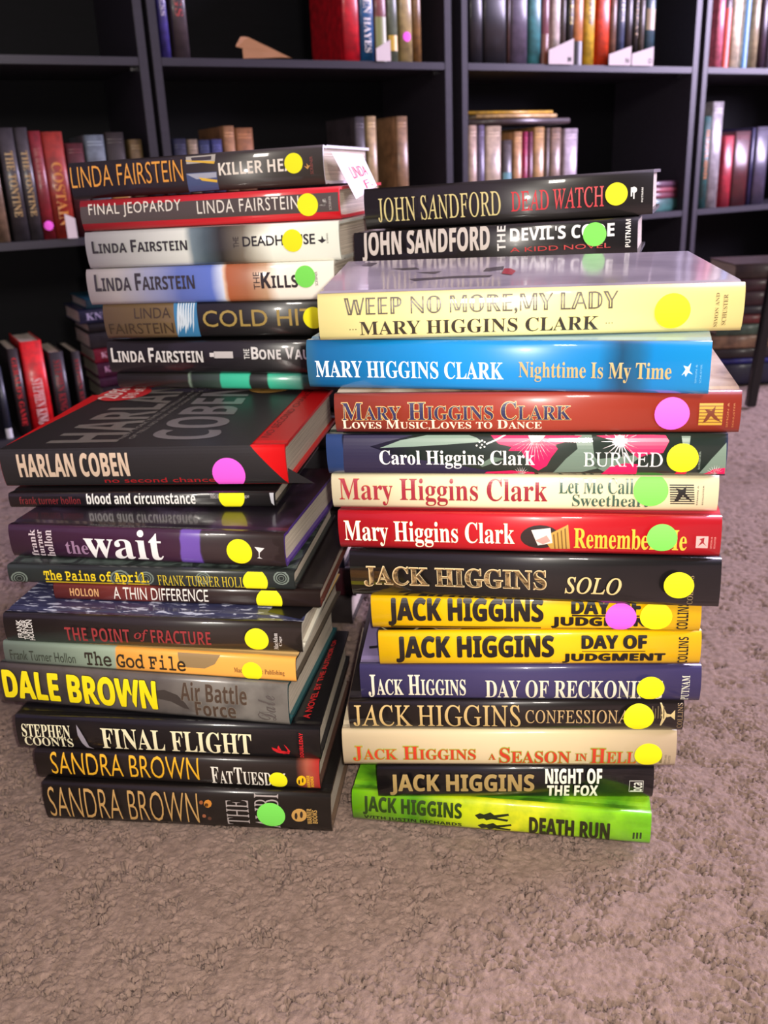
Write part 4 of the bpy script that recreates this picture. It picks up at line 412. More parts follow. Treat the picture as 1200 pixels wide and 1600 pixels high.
{'stack':'F','c':[-0.1482,0.8733,0.4237],'rot':[-0.2496,0.0009,-0.0171],'L':0.2508,'T':0.0268,'label':'red hardcover with a dark grey band,second from top of back left stack','items':[{'k':'p','pts':[(0.0022,0.805),(0.4544,0.8081),(0.997,0.8267),(0.9966,0.2389),(0.448,0.2294),(-0.0043,0.2427)],'c':(78,68,64),'p':'cover_band','l':0},{'k':'t','s':'FINAL JEOPARDY','st':'mono2','b':[0.0362,0.4088,0.4071,0.881],'c':(235,228,215)},{'k':'t','s':'LINDA FAIRSTEIN','st':'mono2','b':[0.4694,0.3755,0.8532,0.7897],'c':(235,228,215)},{'k':'s','u':0.8861,'v':0.4864,'r':0.0095,'c':'ylw'},{'k':'p','pts':[(0.9272,0.4478),(0.9412,0.5006),(0.9395,0.6197),(0.9511,0.6731),(0.9549,0.514),(0.9476,0.4187)],'c':(235,230,222),'p':'publisher_mark','l':0},{'k':'t','s':'SCRIBNER','st':'sans','b':[0.9628,0.2932,0.9717,0.722],'c':(180,172,165),'rot':90,'p':'publisher_mark'}],'spine':[(0,(205,22,32)),(0.9968,(200,20,32))],'top':(180,25,35),'edge':(195,25,35),'gloss':0.12},
{'stack':'F','c':[-0.1603,0.8927,0.452],'rot':[-0.2616,-0.0059,-0.0204],'L':0.2507,'T':0.0325,'label':'black hardcover with orange and white lettering,top of the back left stack','items':[{'k':'t','s':'LINDA FAIRSTEIN','st':'nar','b':[0.0072,0.3041,0.4665,0.8917],'c':(232,160,60),'off':-0.008},{'k':'p','pts':[(0.4809,0.9398),(0.5968,0.9572),(0.5935,0.7589),(0.4826,0.7496)],'c':(175,170,160),'p':'cover_picture','l':0},{'k':'p','pts':[(0.4794,0.8547),(0.5938,0.7755),(0.5903,0.7105),(0.4813,0.8192)],'c':(225,180,60),'p':'cover_picture','l':1},{'k':'p','pts':[(0.501,0.9113),(0.5814,0.9161),(0.5798,0.8166),(0.5046,0.8238)],'c':(60,55,60),'p':'cover_picture','l':1},{'k':'p','pts':[(0.4782,0.5094),(0.5967,0.5059),(0.5963,0.0325),(0.477,0.0208)],'c':(70,85,125),'p':'cover_picture','l':0},{'k':'p','pts':[(0.4779,0.4922),(0.5964,0.4892),(0.5942,0.3553),(0.5163,0.337)],'c':(165,170,185),'p':'cover_picture','l':1},{'k':'p','pts':[(0.5248,0.3851),(0.5955,0.2872),(0.5944,0.2199),(0.5359,0.2945)],'c':(225,185,60),'p':'cover_picture','l':2},{'k':'t','s':'KILLER HEAT','st':'bold','b':[0.6066,0.3968,0.9197,0.7205],'c':(232,225,210)},{'k':'s','u':0.8919,'v':0.5834,'r':0.0085,'c':'ylw'},{'k':'p','pts':[(0.9278,0.5033),(0.9395,0.4668),(0.9385,0.5586),(0.9458,0.494),(0.9519,0.506),(0.9408,0.4052)],'c':(190,140,70),'p':'publisher_mark','l':0},{'k':'t','s':'SCRIBNER','st':'sans','b':[0.9515,0.2782,0.9621,0.7265],'c':(140,70,60),'rot':90,'p':'publisher_mark'}],'spine':[(0,(40,34,36)),(0.5447,(58,48,44)),(0.9932,(75,65,58))],'top':'photo','edge':(215,215,222),'gloss':0.07},
{'stack':'L','c':[-0.1604,0.5794,-0.0],'rot':[-0.1219,-0.0148,0.0094],'L':0.2244,'T':0.033,'label':'thick brown-black hardcover with tan lettering and a green dot,bottom of the front left stack','items':[{'k':'t','s':'SANDRA BROWN','st':'nar','b':[0.0175,0.0832,0.5471,0.9321],'c':(190,150,90),'off':-0.012},{'k':'p','pts':[(0.5955,0.6557),(0.5915,0.5854),(0.5828,0.5457),(0.5735,0.555),(0.568,0.6088),(0.5687,0.6819),(0.5754,0.7403),(0.585,0.7568),(0.5929,0.7234)],'c':(200,130,50),'p':'cover_picture','l':1},{'k':'p','pts':[(0.5834,0.6155),(0.5814,0.5804),(0.5771,0.5606),(0.5725,0.5652),(0.5697,0.5922),(0.5701,0.6288),(0.5734,0.6579),(0.5782,0.6661),(0.5821,0.6493)],'c':(60,35,20),'p':'cover_picture','l':1},{'k':'p','pts':[(0.5655,0.6798),(0.5636,0.6449),(0.5593,0.625),(0.5547,0.6296),(0.5519,0.6564),(0.5523,0.6928),(0.5556,0.7219),(0.5603,0.7301),(0.5643,0.7135)],'c':(150,85,45),'p':'cover_picture','l':1},{'k':'p','pts':[(0.571,0.3083),(0.569,0.2733),(0.5647,0.2536),(0.5601,0.2586),(0.5573,0.2857),(0.5577,0.3223),(0.561,0.3514),(0.5658,0.3593),(0.5697,0.3423)],'c':(150,90,60),'p':'cover_picture','l':1},{'k':'p','pts':[(0.589,0.2423),(0.587,0.2072),(0.5826,0.1875),(0.578,0.1925),(0.5752,0.2198),(0.5756,0.2566),(0.5789,0.2857),(0.5837,0.2936),(0.5877,0.2765)],'c':(90,55,40),'p':'cover_picture','l':1},{'k':'t','s':'THE','st':'rom','b':[0.6445,0.1142,0.7211,0.7943],'c':(165,155,150),'rot':90,'off':-0.02},{'k':'t','s':'ALIBI','st':'rom','b':[0.741,0.05,0.8245,0.9662],'c':(165,155,150),'rot':90,'off':-0.02},{'k':'s','u':0.7972,'v':0.4355,'r':0.0108,'c':'grn'},{'k':'p','pts':[(0.9183,0.456),(0.9165,0.3997),(0.9124,0.3482),(0.9062,0.3065),(0.8987,0.2787),(0.8905,0.2675),(0.8825,0.2739),(0.8755,0.2973),(0.8701,0.3353),(0.8668,0.3842),(0.8661,0.4391),(0.8678,0.4949),(0.8719,0.546),(0.878,0.5876),(0.8855,0.6156),(0.8936,0.6272),(0.9016,0.6213),(0.9087,0.5983),(0.9142,0.5604),(0.9175,0.5114)],'c':(195,150,80),'p':'publisher_mark','l':0},{'k':'p','pts':[(0.8867,0.4269),(0.8846,0.3595),(0.8806,0.3307),(0.8772,0.3573),(0.8763,0.4236),(0.8784,0.4908),(0.8823,0.5197),(0.8857,0.4933)],'c':(50,38,30),'p':'publisher_mark','l':1},{'k':'p','pts':[(0.9053,0.4707),(0.9032,0.4031),(0.8993,0.3742),(0.8958,0.4008),(0.8948,0.4673),(0.8969,0.5347),(0.9009,0.5637),(0.9044,0.5372)],'c':(50,38,30),'p':'publisher_mark','l':1},{'k':'t','s':'WARNER','st':'bold','b':[0.919,0.2282,0.9358,0.6516],'c':(190,150,80),'rot':90,'p':'publisher_mark'},{'k':'t','s':'BOOKS','st':'bold','b':[0.9377,0.2526,0.9541,0.62],'c':(190,150,80),'rot':90,'p':'publisher_mark'}],'spine':[(0,(42,33,28)),(0.9975,(38,31,27))],'top':(30,25,23),'edge':(95,75,60),'gloss':0.2},
{'stack':'L','c':[-0.166,0.5869,0.0333],'rot':[-0.1255,-0.0153,0.0096],'L':0.2215,'T':0.0239,'label':'brown-black hardcover with gold and white lettering and a red right end','items':[{'k':'t','s':'SANDRA BROWN','st':'nar','b':[0.0568,0.1836,0.5847,0.985],'c':(232,175,40),'off':-0.006},{'k':'t','s':'Fat','st':'sc','b':[0.6264,0.0949,0.7024,0.7193],'c':(230,225,210),'off':-0.004},{'k':'t','s':'Tuesday','st':'sc','b':[0.7073,0.08,0.8844,0.7297],'c':(230,225,210),'off':-0.004},{'k':'s','u':0.8588,'v':0.3338,'r':0.007,'c':'ylw'},{'k':'p','pts':[(0.9538,0.3355),(0.9525,0.2733),(0.9498,0.2159),(0.9458,0.1687),(0.941,0.1365),(0.9358,0.1225),(0.9307,0.1283),(0.9263,0.1535),(0.9229,0.1956),(0.9209,0.2506),(0.9206,0.3129),(0.9219,0.3763),(0.9247,0.4343),(0.9288,0.4813),(0.9337,0.5125),(0.9389,0.5253),(0.9439,0.5183),(0.9483,0.4926),(0.9515,0.4507),(0.9534,0.3966)],'c':(240,190,20),'p':'publisher_mark','l':0},{'k':'p','pts':[(0.9325,0.2809),(0.9311,0.2087),(0.9287,0.1773),(0.9267,0.2054),(0.9264,0.2766),(0.9279,0.3488),(0.9302,0.3798),(0.9322,0.3517)],'c':(60,40,20),'p':'publisher_mark','l':1},{'k':'p','pts':[(0.945,0.3495),(0.9436,0.278),(0.9413,0.247),(0.9393,0.275),(0.939,0.3455),(0.9404,0.4171),(0.9428,0.4477),(0.9447,0.4197)],'c':(60,40,20),'p':'publisher_mark','l':1},{'k':'t','s':'WARNER','st':'bold','b':[0.9561,0.0594,0.9671,0.5607],'c':(235,185,30),'rot':90,'p':'publisher_mark'},{'k':'t','s':'BOOKS','st':'bold','b':[0.9696,0.1103,0.9798,0.5287],'c':(235,185,30),'rot':90,'p':'publisher_mark'}],'spine':[(0,(52,40,34)),(0.9217,(52,42,38)),(0.9414,(120,60,45)),(0.9592,(165,85,65)),(0.9978,(175,45,40))],'top':(45,36,32),'edge':(70,45,35),'gloss':0.2},
{'stack':'L','c':[-0.1705,0.5897,0.0585],'rot':[-0.1161,-0.0163,0.0188],'L':0.2339,'T':0.0275,'label':'black hardcover with cream serif lettering and a red anchor,above the gold lettered book','items':[{'k':'t','s':'STEPHEN','st':'bser','b':[0.0203,0.3808,0.1836,0.7845],'c':(235,230,190),'off':-0.006},{'k':'t','s':'COONTS','st':'bser','b':[0.0238,0.08,0.188,0.3794],'c':(235,230,190),'off':-0.006},{'k':'p','pts':[(0.2058,0.8029),(0.2166,0.6391),(0.2292,0.3793),(0.2381,0.1148),(0.2532,0.0039),(0.2304,0.0547),(0.2176,0.2226),(0.207,0.484)],'c':(150,145,155),'p':'cover_picture','l':0},{'k':'t','s':'FINAL FLIGHT','st':'bser','b':[0.2861,0.0828,0.7805,0.7569],'c':(240,232,190),'off':-0.004},{'k':'p','pts':[(0.8442,0.359),(0.8752,0.2584),(0.901,0.2218),(0.8989,0.154),(0.8707,0.168),(0.8604,0.1871),(0.8473,0.2717)],'c':(205,25,35),'p':'publisher_mark','l':0},{'k':'p','pts':[(0.862,0.3428),(0.8665,0.4329),(0.8752,0.2584),(0.8677,0.2338)],'c':(205,25,35),'p':'publisher_mark','l':0},{'k':'p','pts':[(0.8841,0.4613),(0.8921,0.3975),(0.9034,0.2449),(0.8886,0.151),(0.8784,0.148),(0.8956,0.2648)],'c':(205,25,35),'p':'publisher_mark','l':0},{'k':'t','s':'DOUBLEDAY','st':'bold','b':[0.934,0.05,0.9465,0.8421],'c':(205,25,35),'rot':90,'p':'publisher_mark'},{'k':'u','s':'A NOVEL BY THE AUTHOR OF','st':'sans','q':[(0.9608,0.0105),(0.9672,0.1374),(0.9529,0.1336),(0.9384,0.0101)],'c':(190,30,35),'off':0.012,'p':'cover_lettering'}],'spine':[(0,(16,14,20)),(1,(18,15,20))],'top':(14,13,18),'edge':(20,18,20),'gloss':0.15},
{'stack':'L','c':[-0.1883,0.6018,0.0865],'rot':[-0.1905,-0.0181,0.0175],'L':0.2294,'T':0.0334,'label':'grey hardcover with large yellow lettering,fourth from bottom of the front left stack','items':[{'k':'t','s':'DALE BROWN','st':'bold','b':[0.0135,0.1639,0.5558,0.8666],'c':(245,225,20),'off':0.03,'out':(35,30,25),'oo':0.03},{'k':'p','pts':[(0.5399,0.6146),(0.5855,0.6739),(0.6295,0.5684),(0.6545,0.3697),(0.6663,0.2129),(0.6484,0.2356),(0.605,0.3907),(0.5561,0.4444)],'c':(60,54,50),'p':'cover_picture','l':0},{'k':'t','s':'Air Battle','st':'bold','b':[0.6415,0.4579,0.865,0.9172],'c':(75,60,48),'off':0.004,'out':(140,132,120),'oo':0.018},{'k':'t','s':'Force','st':'bold','b':[0.687,0.08,0.8242,0.4514],'c':(75,60,48),'off':0.004,'out':(140,132,120),'oo':0.018},{'k':'t','s':'Dale','st':'scr','b':[0.8989,0.1108,0.9588,0.7417],'c':(85,78,75),'rot':90,'p':'signature'}],'spine':[(0,(98,90,84)),(0.3164,(105,97,90)),(0.5616,(88,82,78)),(0.7674,(122,118,112)),(0.9971,(112,108,102))],'top':(85,95,90),'edge':(25,75,80),'noise':(70,65,62),'gloss':0.25},
{'stack':'L','c':[-0.1812,0.6042,0.1201],'rot':[-0.1776,-0.0154,0.0164],'L':0.2289,'T':0.0185,'label':'thin pale green and orange hardcover with typewriter lettering','items':[{'k':'t','s':'Frank Turner Hollon','st':'sans','b':[0.0224,0.2218,0.2553,0.6708],'c':(50,55,45)},{'k':'t','s':'The God File','st':'mono','b':[0.2898,0.1882,0.6346,0.8413],'c':(45,38,28),'off':0.014},{'k':'p','pts':[(0.6081,1.1328),(0.7569,1.0432),(0.7339,0.5879),(0.6987,0.3612),(0.6382,0.3598),(0.6136,0.6234)],'c':(150,125,85),'p':'cover_picture','l':0},{'k':'s','u':0.8573,'v':0.3824,'r':0.0077,'c':'ylw'},{'k':'t','s':'MacAdam/Cage Publishing','st':'rom','b':[0.7978,0.244,0.9639,0.5205],'c':(120,80,45),'off':-0.02,'p':'publisher_mark'}],'spine':[(0,(150,172,150)),(0.3903,(160,180,155)),(0.3951,(235,165,70)),(1,(238,170,78))],'top':(215,175,110),'edge':(70,60,50),'gloss':0.3,'art':'none'},
{'stack':'L','c':[-0.1763,0.6084,0.1392],'rot':[-0.1422,-0.0119,0.013],'L':0.229,'T':0.0229,'label':'dark brown hardcover with dull red lettering and a blue rain-streaked cover','items':[{'k':'t','s':'FRANK','st':'sans','b':[0.046,0.1694,0.0643,0.8209],'c':(225,222,215),'rot':90,'off':0.01},{'k':'t','s':'TURNER','st':'sans','b':[0.0656,0.1035,0.0841,0.8274],'c':(225,222,215),'rot':90,'off':0.01},{'k':'t','s':'HOLLON','st':'sans','b':[0.0828,0.0863,0.1013,0.8331],'c':(225,222,215),'rot':90,'off':0.01},{'k':'t','s':'THE POINT','st':'bold','b':[0.2109,0.1242,0.4313,0.6436],'c':(150,50,52),'off':-0.008},{'k':'t','s':'of','st':'ital','b':[0.4467,0.2061,0.4949,0.6446],'c':(150,50,52),'off':0.012},{'k':'t','s':'FRACTURE','st':'bold','b':[0.5032,0.1622,0.7027,0.6571],'c':(150,50,52),'off':-0.008},{'k':'s','u':0.854,'v':0.4467,'r':0.0089,'c':'ylw'},{'k':'t','s':'MacAdam','st':'rom','b':[0.9075,0.1027,0.9221,0.6921],'c':(200,195,190),'rot':90,'off':-0.02,'p':'publisher_mark'},{'k':'t','s':'Cage','st':'rom','b':[0.9252,0.2407,0.9365,0.5902],'c':(200,195,190),'rot':90,'off':-0.02,'p':'publisher_mark'},{'k':'q','pts':[(0.8718,0.017),(0.9905,0.0075),(1.032,0.0442),(0.8927,0.0418)],'c':(18,16,18),'p':'cover_art','l':0}],'spine':[(0,(48,38,34)),(0.9983,(52,42,36))],'top':'rain','edge':(225,220,205),'gloss':0.12,'W':0.15},
{'stack':'L','c':[-0.1532,0.6316,0.1622],'rot':[-0.1483,-0.0065,0.0091],'L':0.2091,'T':0.0134,'label':'thin red and black hardcover with pale lettering,set back on the rain-streaked book','items':[{'k':'t','s':'HOLLON','st':'bold','b':[0.0643,0.2964,0.175,0.7827],'c':(215,165,110)},{'k':'t','s':'A THIN DIFFERENCE','st':'sans','b':[0.2315,0.186,0.5901,0.9306],'c':(230,225,215)},{'k':'s','u':0.8154,'v':0.3689,'r':0.01,'c':'ylw'}],'spine':[(0,(135,58,48)),(0.3442,(130,55,46)),(0.4271,(60,34,30)),(1,(48,34,30))],'top':(40,30,28),'edge':(90,40,30),'gloss':0.2},
{'stack':'L','c':[-0.1796,0.6346,0.1767],'rot':[-0.1571,-0.0016,0.0028],'L':0.226,'T':0.0144,'label':'thin dark grey-green hardcover with yellow typewriter lettering','items':[{'k':'p','pts':[(0.0696,0.2639),(0.0648,0.0754),(0.0538,-0.074),(0.0392,-0.1496),(0.0243,-0.1334),(0.0126,-0.0289),(0.0068,0.1394),(0.0082,0.3325),(0.0164,0.5057),(0.0296,0.6197),(0.0446,0.649),(0.0582,0.5872),(0.0672,0.4484),(0.0696,0.2639),(0.0633,0.2611),(0.0614,0.4088),(0.0542,0.52),(0.0433,0.5694),(0.0313,0.5459),(0.0208,0.4546),(0.0142,0.3159),(0.0131,0.1616),(0.0177,0.027),(0.0271,-0.0564),(0.039,-0.0694),(0.0507,-0.0091),(0.0594,0.1103),(0.0633,0.2611)],'c':(110,122,112),'p':'cover_art','l':0},{'k':'p','pts':[(0.0592,0.2593),(0.056,0.1329),(0.0486,0.033),(0.0389,-0.0174),(0.0289,-0.0065),(0.0211,0.0634),(0.0172,0.1759),(0.0181,0.3052),(0.0236,0.4213),(0.0324,0.4979),(0.0425,0.5177),(0.0516,0.4762),(0.0576,0.3831),(0.0592,0.2593),(0.055,0.2574),(0.0538,0.3565),(0.0489,0.4311),(0.0416,0.4642),(0.0335,0.4484),(0.0265,0.3871),(0.0221,0.2941),(0.0214,0.1907),(0.0245,0.1007),(0.0308,0.0449),(0.0387,0.0362),(0.0465,0.0764),(0.0524,0.1563),(0.055,0.2574)],'c':(110,122,112),'p':'cover_art','l':0},{'k':'p','pts':[(0.0489,0.2546),(0.0472,0.1905),(0.0435,0.1399),(0.0385,0.1144),(0.0335,0.12),(0.0295,0.1553),(0.0275,0.2124),(0.028,0.2779),(0.0308,0.3369),(0.0352,0.3759),(0.0404,0.386),(0.045,0.3649),(0.0481,0.3175),(0.0489,0.2546),(0.0467,0.2537),(0.0461,0.304),(0.0436,0.3419),(0.0399,0.3588),(0.0358,0.3507),(0.0322,0.3195),(0.03,0.2723),(0.0296,0.2199),(0.0312,0.1743),(0.0344,0.146),(0.0384,0.1415),(0.0424,0.1619),(0.0454,0.2024),(0.0467,0.2537)],'c':(110,122,112),'p':'cover_art','l':0},{'k':'p','pts':[(0.4392,0.4296),(0.4345,0.2049),(0.4225,0.0268),(0.4059,-0.0633),(0.3885,-0.0438),(0.3744,0.081),(0.3668,0.2821),(0.3675,0.5124),(0.3763,0.7187),(0.391,0.8542),(0.4084,0.8887),(0.4244,0.8149),(0.4355,0.6495),(0.4392,0.4296),(0.4319,0.4264),(0.429,0.6024),(0.4201,0.7349),(0.4073,0.794),(0.3934,0.7663),(0.3816,0.6577),(0.3746,0.4925),(0.374,0.3084),(0.3801,0.1478),(0.3914,0.0481),(0.4053,0.0324),(0.4185,0.1043),(0.4281,0.2466),(0.4319,0.4264)],'c':(110,122,112),'p':'cover_art','l':0},{'k':'p','pts':[(0.4272,0.4243),(0.424,0.2737),(0.416,0.1546),(0.4048,0.0945),(0.3932,0.1077),(0.3838,0.1911),(0.3787,0.3255),(0.3792,0.4796),(0.385,0.618),(0.3949,0.7091),(0.4065,0.7324),(0.4173,0.6829),(0.4247,0.5718),(0.4272,0.4243),(0.4223,0.4221),(0.4203,0.5402),(0.4144,0.6292),(0.4058,0.6688),(0.3965,0.6501),(0.3886,0.5771),(0.3839,0.4664),(0.3835,0.3431),(0.3876,0.2357),(0.3951,0.169),(0.4044,0.1584),(0.4133,0.2064),(0.4198,0.3016),(0.4223,0.4221)],'c':(110,122,112),'p':'cover_art','l':0},{'k':'p','pts':[(0.4151,0.4189),(0.4135,0.3424),(0.4094,0.2821),(0.4038,0.2518),(0.3979,0.2585),(0.3931,0.3008),(0.3906,0.3688),(0.3908,0.4469),(0.3937,0.5172),(0.3988,0.5636),(0.4047,0.5756),(0.4101,0.5504),(0.4139,0.4939),(0.4151,0.4189),(0.4127,0.4178),(0.4117,0.4778),(0.4087,0.523),(0.4043,0.5432),(0.3996,0.5336),(0.3955,0.4965),(0.3932,0.4402),(0.393,0.3777),(0.3951,0.3233),(0.3989,0.2895),(0.4036,0.2841),(0.4081,0.3084),(0.4114,0.3566),(0.4127,0.4178)],'c':(110,122,112),'p':'cover_art','l':0},{'k':'p','pts':[(0.5225,0.467),(0.5189,0.2859),(0.5095,0.1425),(0.4963,0.0702),(0.4824,0.086),(0.471,0.1865),(0.4647,0.3483),(0.4651,0.5338),(0.4719,0.7002),(0.4836,0.8096),(0.4975,0.8375),(0.5104,0.7779),(0.5194,0.6444),(0.5225,0.467),(0.5167,0.4644),(0.5142,0.6064),(0.507,0.7134),(0.4967,0.7611),(0.4856,0.7387),(0.4762,0.651),(0.4708,0.5178),(0.4705,0.3695),(0.4755,0.2402),(0.4846,0.1599),(0.4957,0.1472),(0.5063,0.2049),(0.5138,0.3195),(0.5167,0.4644)],'c':(110,122,112),'p':'cover_art','l':0},{'k':'p','pts':[(0.5129,0.4627),(0.5105,0.3414),(0.5042,0.2454),(0.4953,0.1972),(0.486,0.2078),(0.4784,0.275),(0.4742,0.3833),(0.4744,0.5074),(0.479,0.619),(0.4868,0.6925),(0.4961,0.7113),(0.5048,0.6714),(0.5109,0.5817),(0.5129,0.4627),(0.509,0.461),(0.5074,0.5562),(0.5025,0.628),(0.4956,0.66),(0.4881,0.6449),(0.4819,0.586),(0.4782,0.4967),(0.478,0.3974),(0.4814,0.3109),(0.4875,0.2572),(0.4949,0.2486),(0.502,0.2872),(0.5071,0.3639),(0.509,0.461)],'c':(110,122,112),'p':'cover_art','l':0},{'k':'p','pts':[(0.5033,0.4584),(0.5021,0.3968),(0.4988,0.3482),(0.4943,0.3238),(0.4896,0.3292),(0.4858,0.3633),(0.4837,0.4181),(0.4838,0.4811),(0.4861,0.5377),(0.49,0.5751),(0.4948,0.5848),(0.4992,0.5645),(0.5023,0.5189),(0.5033,0.4584),(0.5013,0.4575),(0.5005,0.5059),(0.498,0.5424),(0.4945,0.5586),(0.4907,0.5509),(0.4875,0.521),(0.4857,0.4757),(0.4856,0.4253),(0.4873,0.3814),(0.4904,0.3542),(0.4942,0.3499),(0.4977,0.3694),(0.5003,0.4082),(0.5013,0.4575)],'c':(110,122,112),'p':'cover_art','l':0},{'k':'p','pts':[(0.7184,0.5548),(0.7155,0.3906),(0.7074,0.2608),(0.6957,0.1953),(0.6832,0.2097),(0.6729,0.3009),(0.667,0.4476),(0.6669,0.6158),(0.6727,0.7666),(0.6829,0.8658),(0.6952,0.8911),(0.7069,0.837),(0.7152,0.7158),(0.7184,0.5548),(0.7132,0.5525),(0.7107,0.6813),(0.704,0.7784),(0.6947,0.8217),(0.6848,0.8014),(0.6766,0.722),(0.672,0.6012),(0.6721,0.4668),(0.6768,0.3495),(0.6851,0.2767),(0.695,0.2651),(0.7044,0.3173),(0.7109,0.4211),(0.7132,0.5525)],'c':(110,122,112),'p':'cover_art','l':0},{'k':'p','pts':[(0.7098,0.551),(0.7079,0.441),(0.7024,0.3541),(0.6946,0.3104),(0.6863,0.3201),(0.6793,0.3811),(0.6754,0.4792),(0.6753,0.5918),(0.6792,0.6929),(0.686,0.7596),(0.6943,0.7766),(0.7021,0.7403),(0.7077,0.6589),(0.7098,0.551),(0.7063,0.5494),(0.7046,0.6358),(0.7002,0.701),(0.6939,0.73),(0.6873,0.7163),(0.6818,0.663),(0.6787,0.5821),(0.6788,0.492),(0.6819,0.4136),(0.6875,0.3648),(0.6941,0.357),(0.7004,0.3919),(0.7048,0.4614),(0.7063,0.5494)],'c':(110,122,112),'p':'cover_art','l':0},{'k':'p','pts':[(0.7012,0.5471),(0.7002,0.4913),(0.6974,0.4473),(0.6935,0.4252),(0.6893,0.4301),(0.6857,0.461),(0.6837,0.5107),(0.6837,0.5678),(0.6856,0.6192),(0.6891,0.6531),(0.6933,0.6618),(0.6973,0.6434),(0.7001,0.602),(0.7012,0.5471),(0.6994,0.5463),(0.6986,0.5902),(0.6963,0.6233),(0.6931,0.6381),(0.6898,0.6311),(0.687,0.604),(0.6854,0.5629),(0.6855,0.5172),(0.6871,0.4775),(0.6899,0.4528),(0.6932,0.4488),(0.6964,0.4665),(0.6986,0.5017),(0.6994,0.5463)],'c':(110,122,112),'p':'cover_art','l':0},{'k':'p','pts':[(0.9848,0.6743),(0.9824,0.5007),(0.9744,0.3635),(0.9625,0.2943),(0.9495,0.3097),(0.9385,0.4062),(0.9319,0.5615),(0.9313,0.7393),(0.9368,0.8987),(0.9471,1.0034),(0.9598,1.03),(0.972,0.9726),(0.9811,0.8445),(0.9848,0.6743),(0.9794,0.6719),(0.9764,0.8081),(0.9692,0.9108),(0.9594,0.9567),(0.9492,0.9354),(0.941,0.8515),(0.9366,0.7239),(0.9371,0.5817),(0.9424,0.4576),(0.9512,0.3805),(0.9616,0.3682),(0.9711,0.4233),(0.9775,0.533),(0.9794,0.6719)],'c':(110,122,112),'p':'cover_art','l':0},{'k':'p','pts':[(0.9759,0.6703),(0.9743,0.554),(0.9689,0.4622),(0.961,0.4161),(0.9523,0.4264),(0.9449,0.491),(0.9405,0.5948),(0.9401,0.7138),(0.9438,0.8207),(0.9506,0.8911),(0.9592,0.909),(0.9674,0.8705),(0.9734,0.7845),(0.9759,0.6703),(0.9723,0.6687),(0.9703,0.7601),(0.9655,0.829),(0.9589,0.8598),(0.9521,0.8454),(0.9466,0.7891),(0.9437,0.7035),(0.944,0.6083),(0.9475,0.5253),(0.9534,0.4737),(0.9604,0.4654),(0.9667,0.5023),(0.971,0.5757),(0.9723,0.6687)],'c':(110,122,112),'p':'cover_art','l':0},{'k':'p','pts':[(0.9671,0.6664),(0.9662,0.6073),(0.9635,0.5608),(0.9595,0.5375),(0.9551,0.5428),(0.9513,0.5755),(0.9491,0.6281),(0.9489,0.6884),(0.9507,0.7427),(0.9542,0.7785),(0.9585,0.7876),(0.9627,0.7681),(0.9658,0.7244),(0.9671,0.6664),(0.9652,0.6655),(0.9642,0.712),(0.9618,0.747),(0.9584,0.7626),(0.9549,0.7553),(0.9522,0.7266),(0.9507,0.6832),(0.9508,0.6349),(0.9526,0.5928),(0.9556,0.5667),(0.9591,0.5625),(0.9624,0.5811),(0.9646,0.6183),(0.9652,0.6655)],'c':(110,122,112),'p':'cover_art','l':0},{'k':'t','s':'The Pains of April.','st':'mono','b':[0.1326,0.08,0.5027,0.8123],'c':(235,205,30),'off':0.018},{'k':'p','pts':[(0.1321,-0.0924),(0.5018,-0.0924),(0.5018,0.1224),(0.1321,0.1224)],'c':(225,195,30),'p':'spine_lettering','l':0},{'k':'t','s':'FRANK TURNER HOLLON','st':'rom','b':[0.5353,0.08,0.8745,0.6829],'c':(215,190,50),'off':-0.01},{'k':'s','u':0.8705,'v':0.4428,'r':0.0095,'c':'ylw'}],'spine':[(0,(70,82,76)),(0.2527,(58,66,62)),(1,(55,62,60))],'top':'swirl','edge':(40,45,44),'gloss':0.2},
{'stack':'L','c':[-0.1827,0.6454,0.1924],'rot':[-0.2225,0.0033,-0.0073],'L':0.2245,'T':0.026,'label':'purple hardcover with large white serif lettering and a violet band','items':[{'k':'t','s':'frank','st':'rom','b':[0.0787,0.05,0.1043,0.9008],'c':(215,200,205),'rot':90,'off':-0.01},{'k':'t','s':'turner','st':'rom','b':[0.1088,0.05,0.1297,0.8971],'c':(215,200,205),'rot':90,'off':-0.01},{'k':'t','s':'hollon','st':'rom','b':[0.136,0.05,0.1671,0.8972],'c':(215,200,205),'rot':90,'off':-0.01},{'k':'t','s':'the','st':'rom','b':[0.2136,0.1691,0.298,0.5902],'c':(160,125,155),'off':-0.02},{'k':'t','s':'wait','st':'bser','b':[0.285,0.065,0.5732,0.985],'c':(245,242,240)},{'k':'s','u':0.8455,'v':0.4616,'r':0.0099,'c':'ylw'},{'k':'p','pts':[(0.8982,0.6162),(0.9323,0.5887),(0.9147,0.4469),(0.9122,0.3107),(0.922,0.2564),(0.9029,0.2687),(0.9101,0.3099),(0.9107,0.4649)],'c':(225,222,220),'p':'cover_picture','l':0}],'spine':[(0,(82,38,72)),(0.6345,(78,34,68)),(0.6391,(105,75,165)),(0.7073,(100,70,160)),(0.7119,(62,42,48)),(0.9913,(60,44,44))],'top':'dark','edge':(85,55,140),'gloss':0.06,'W':0.155},
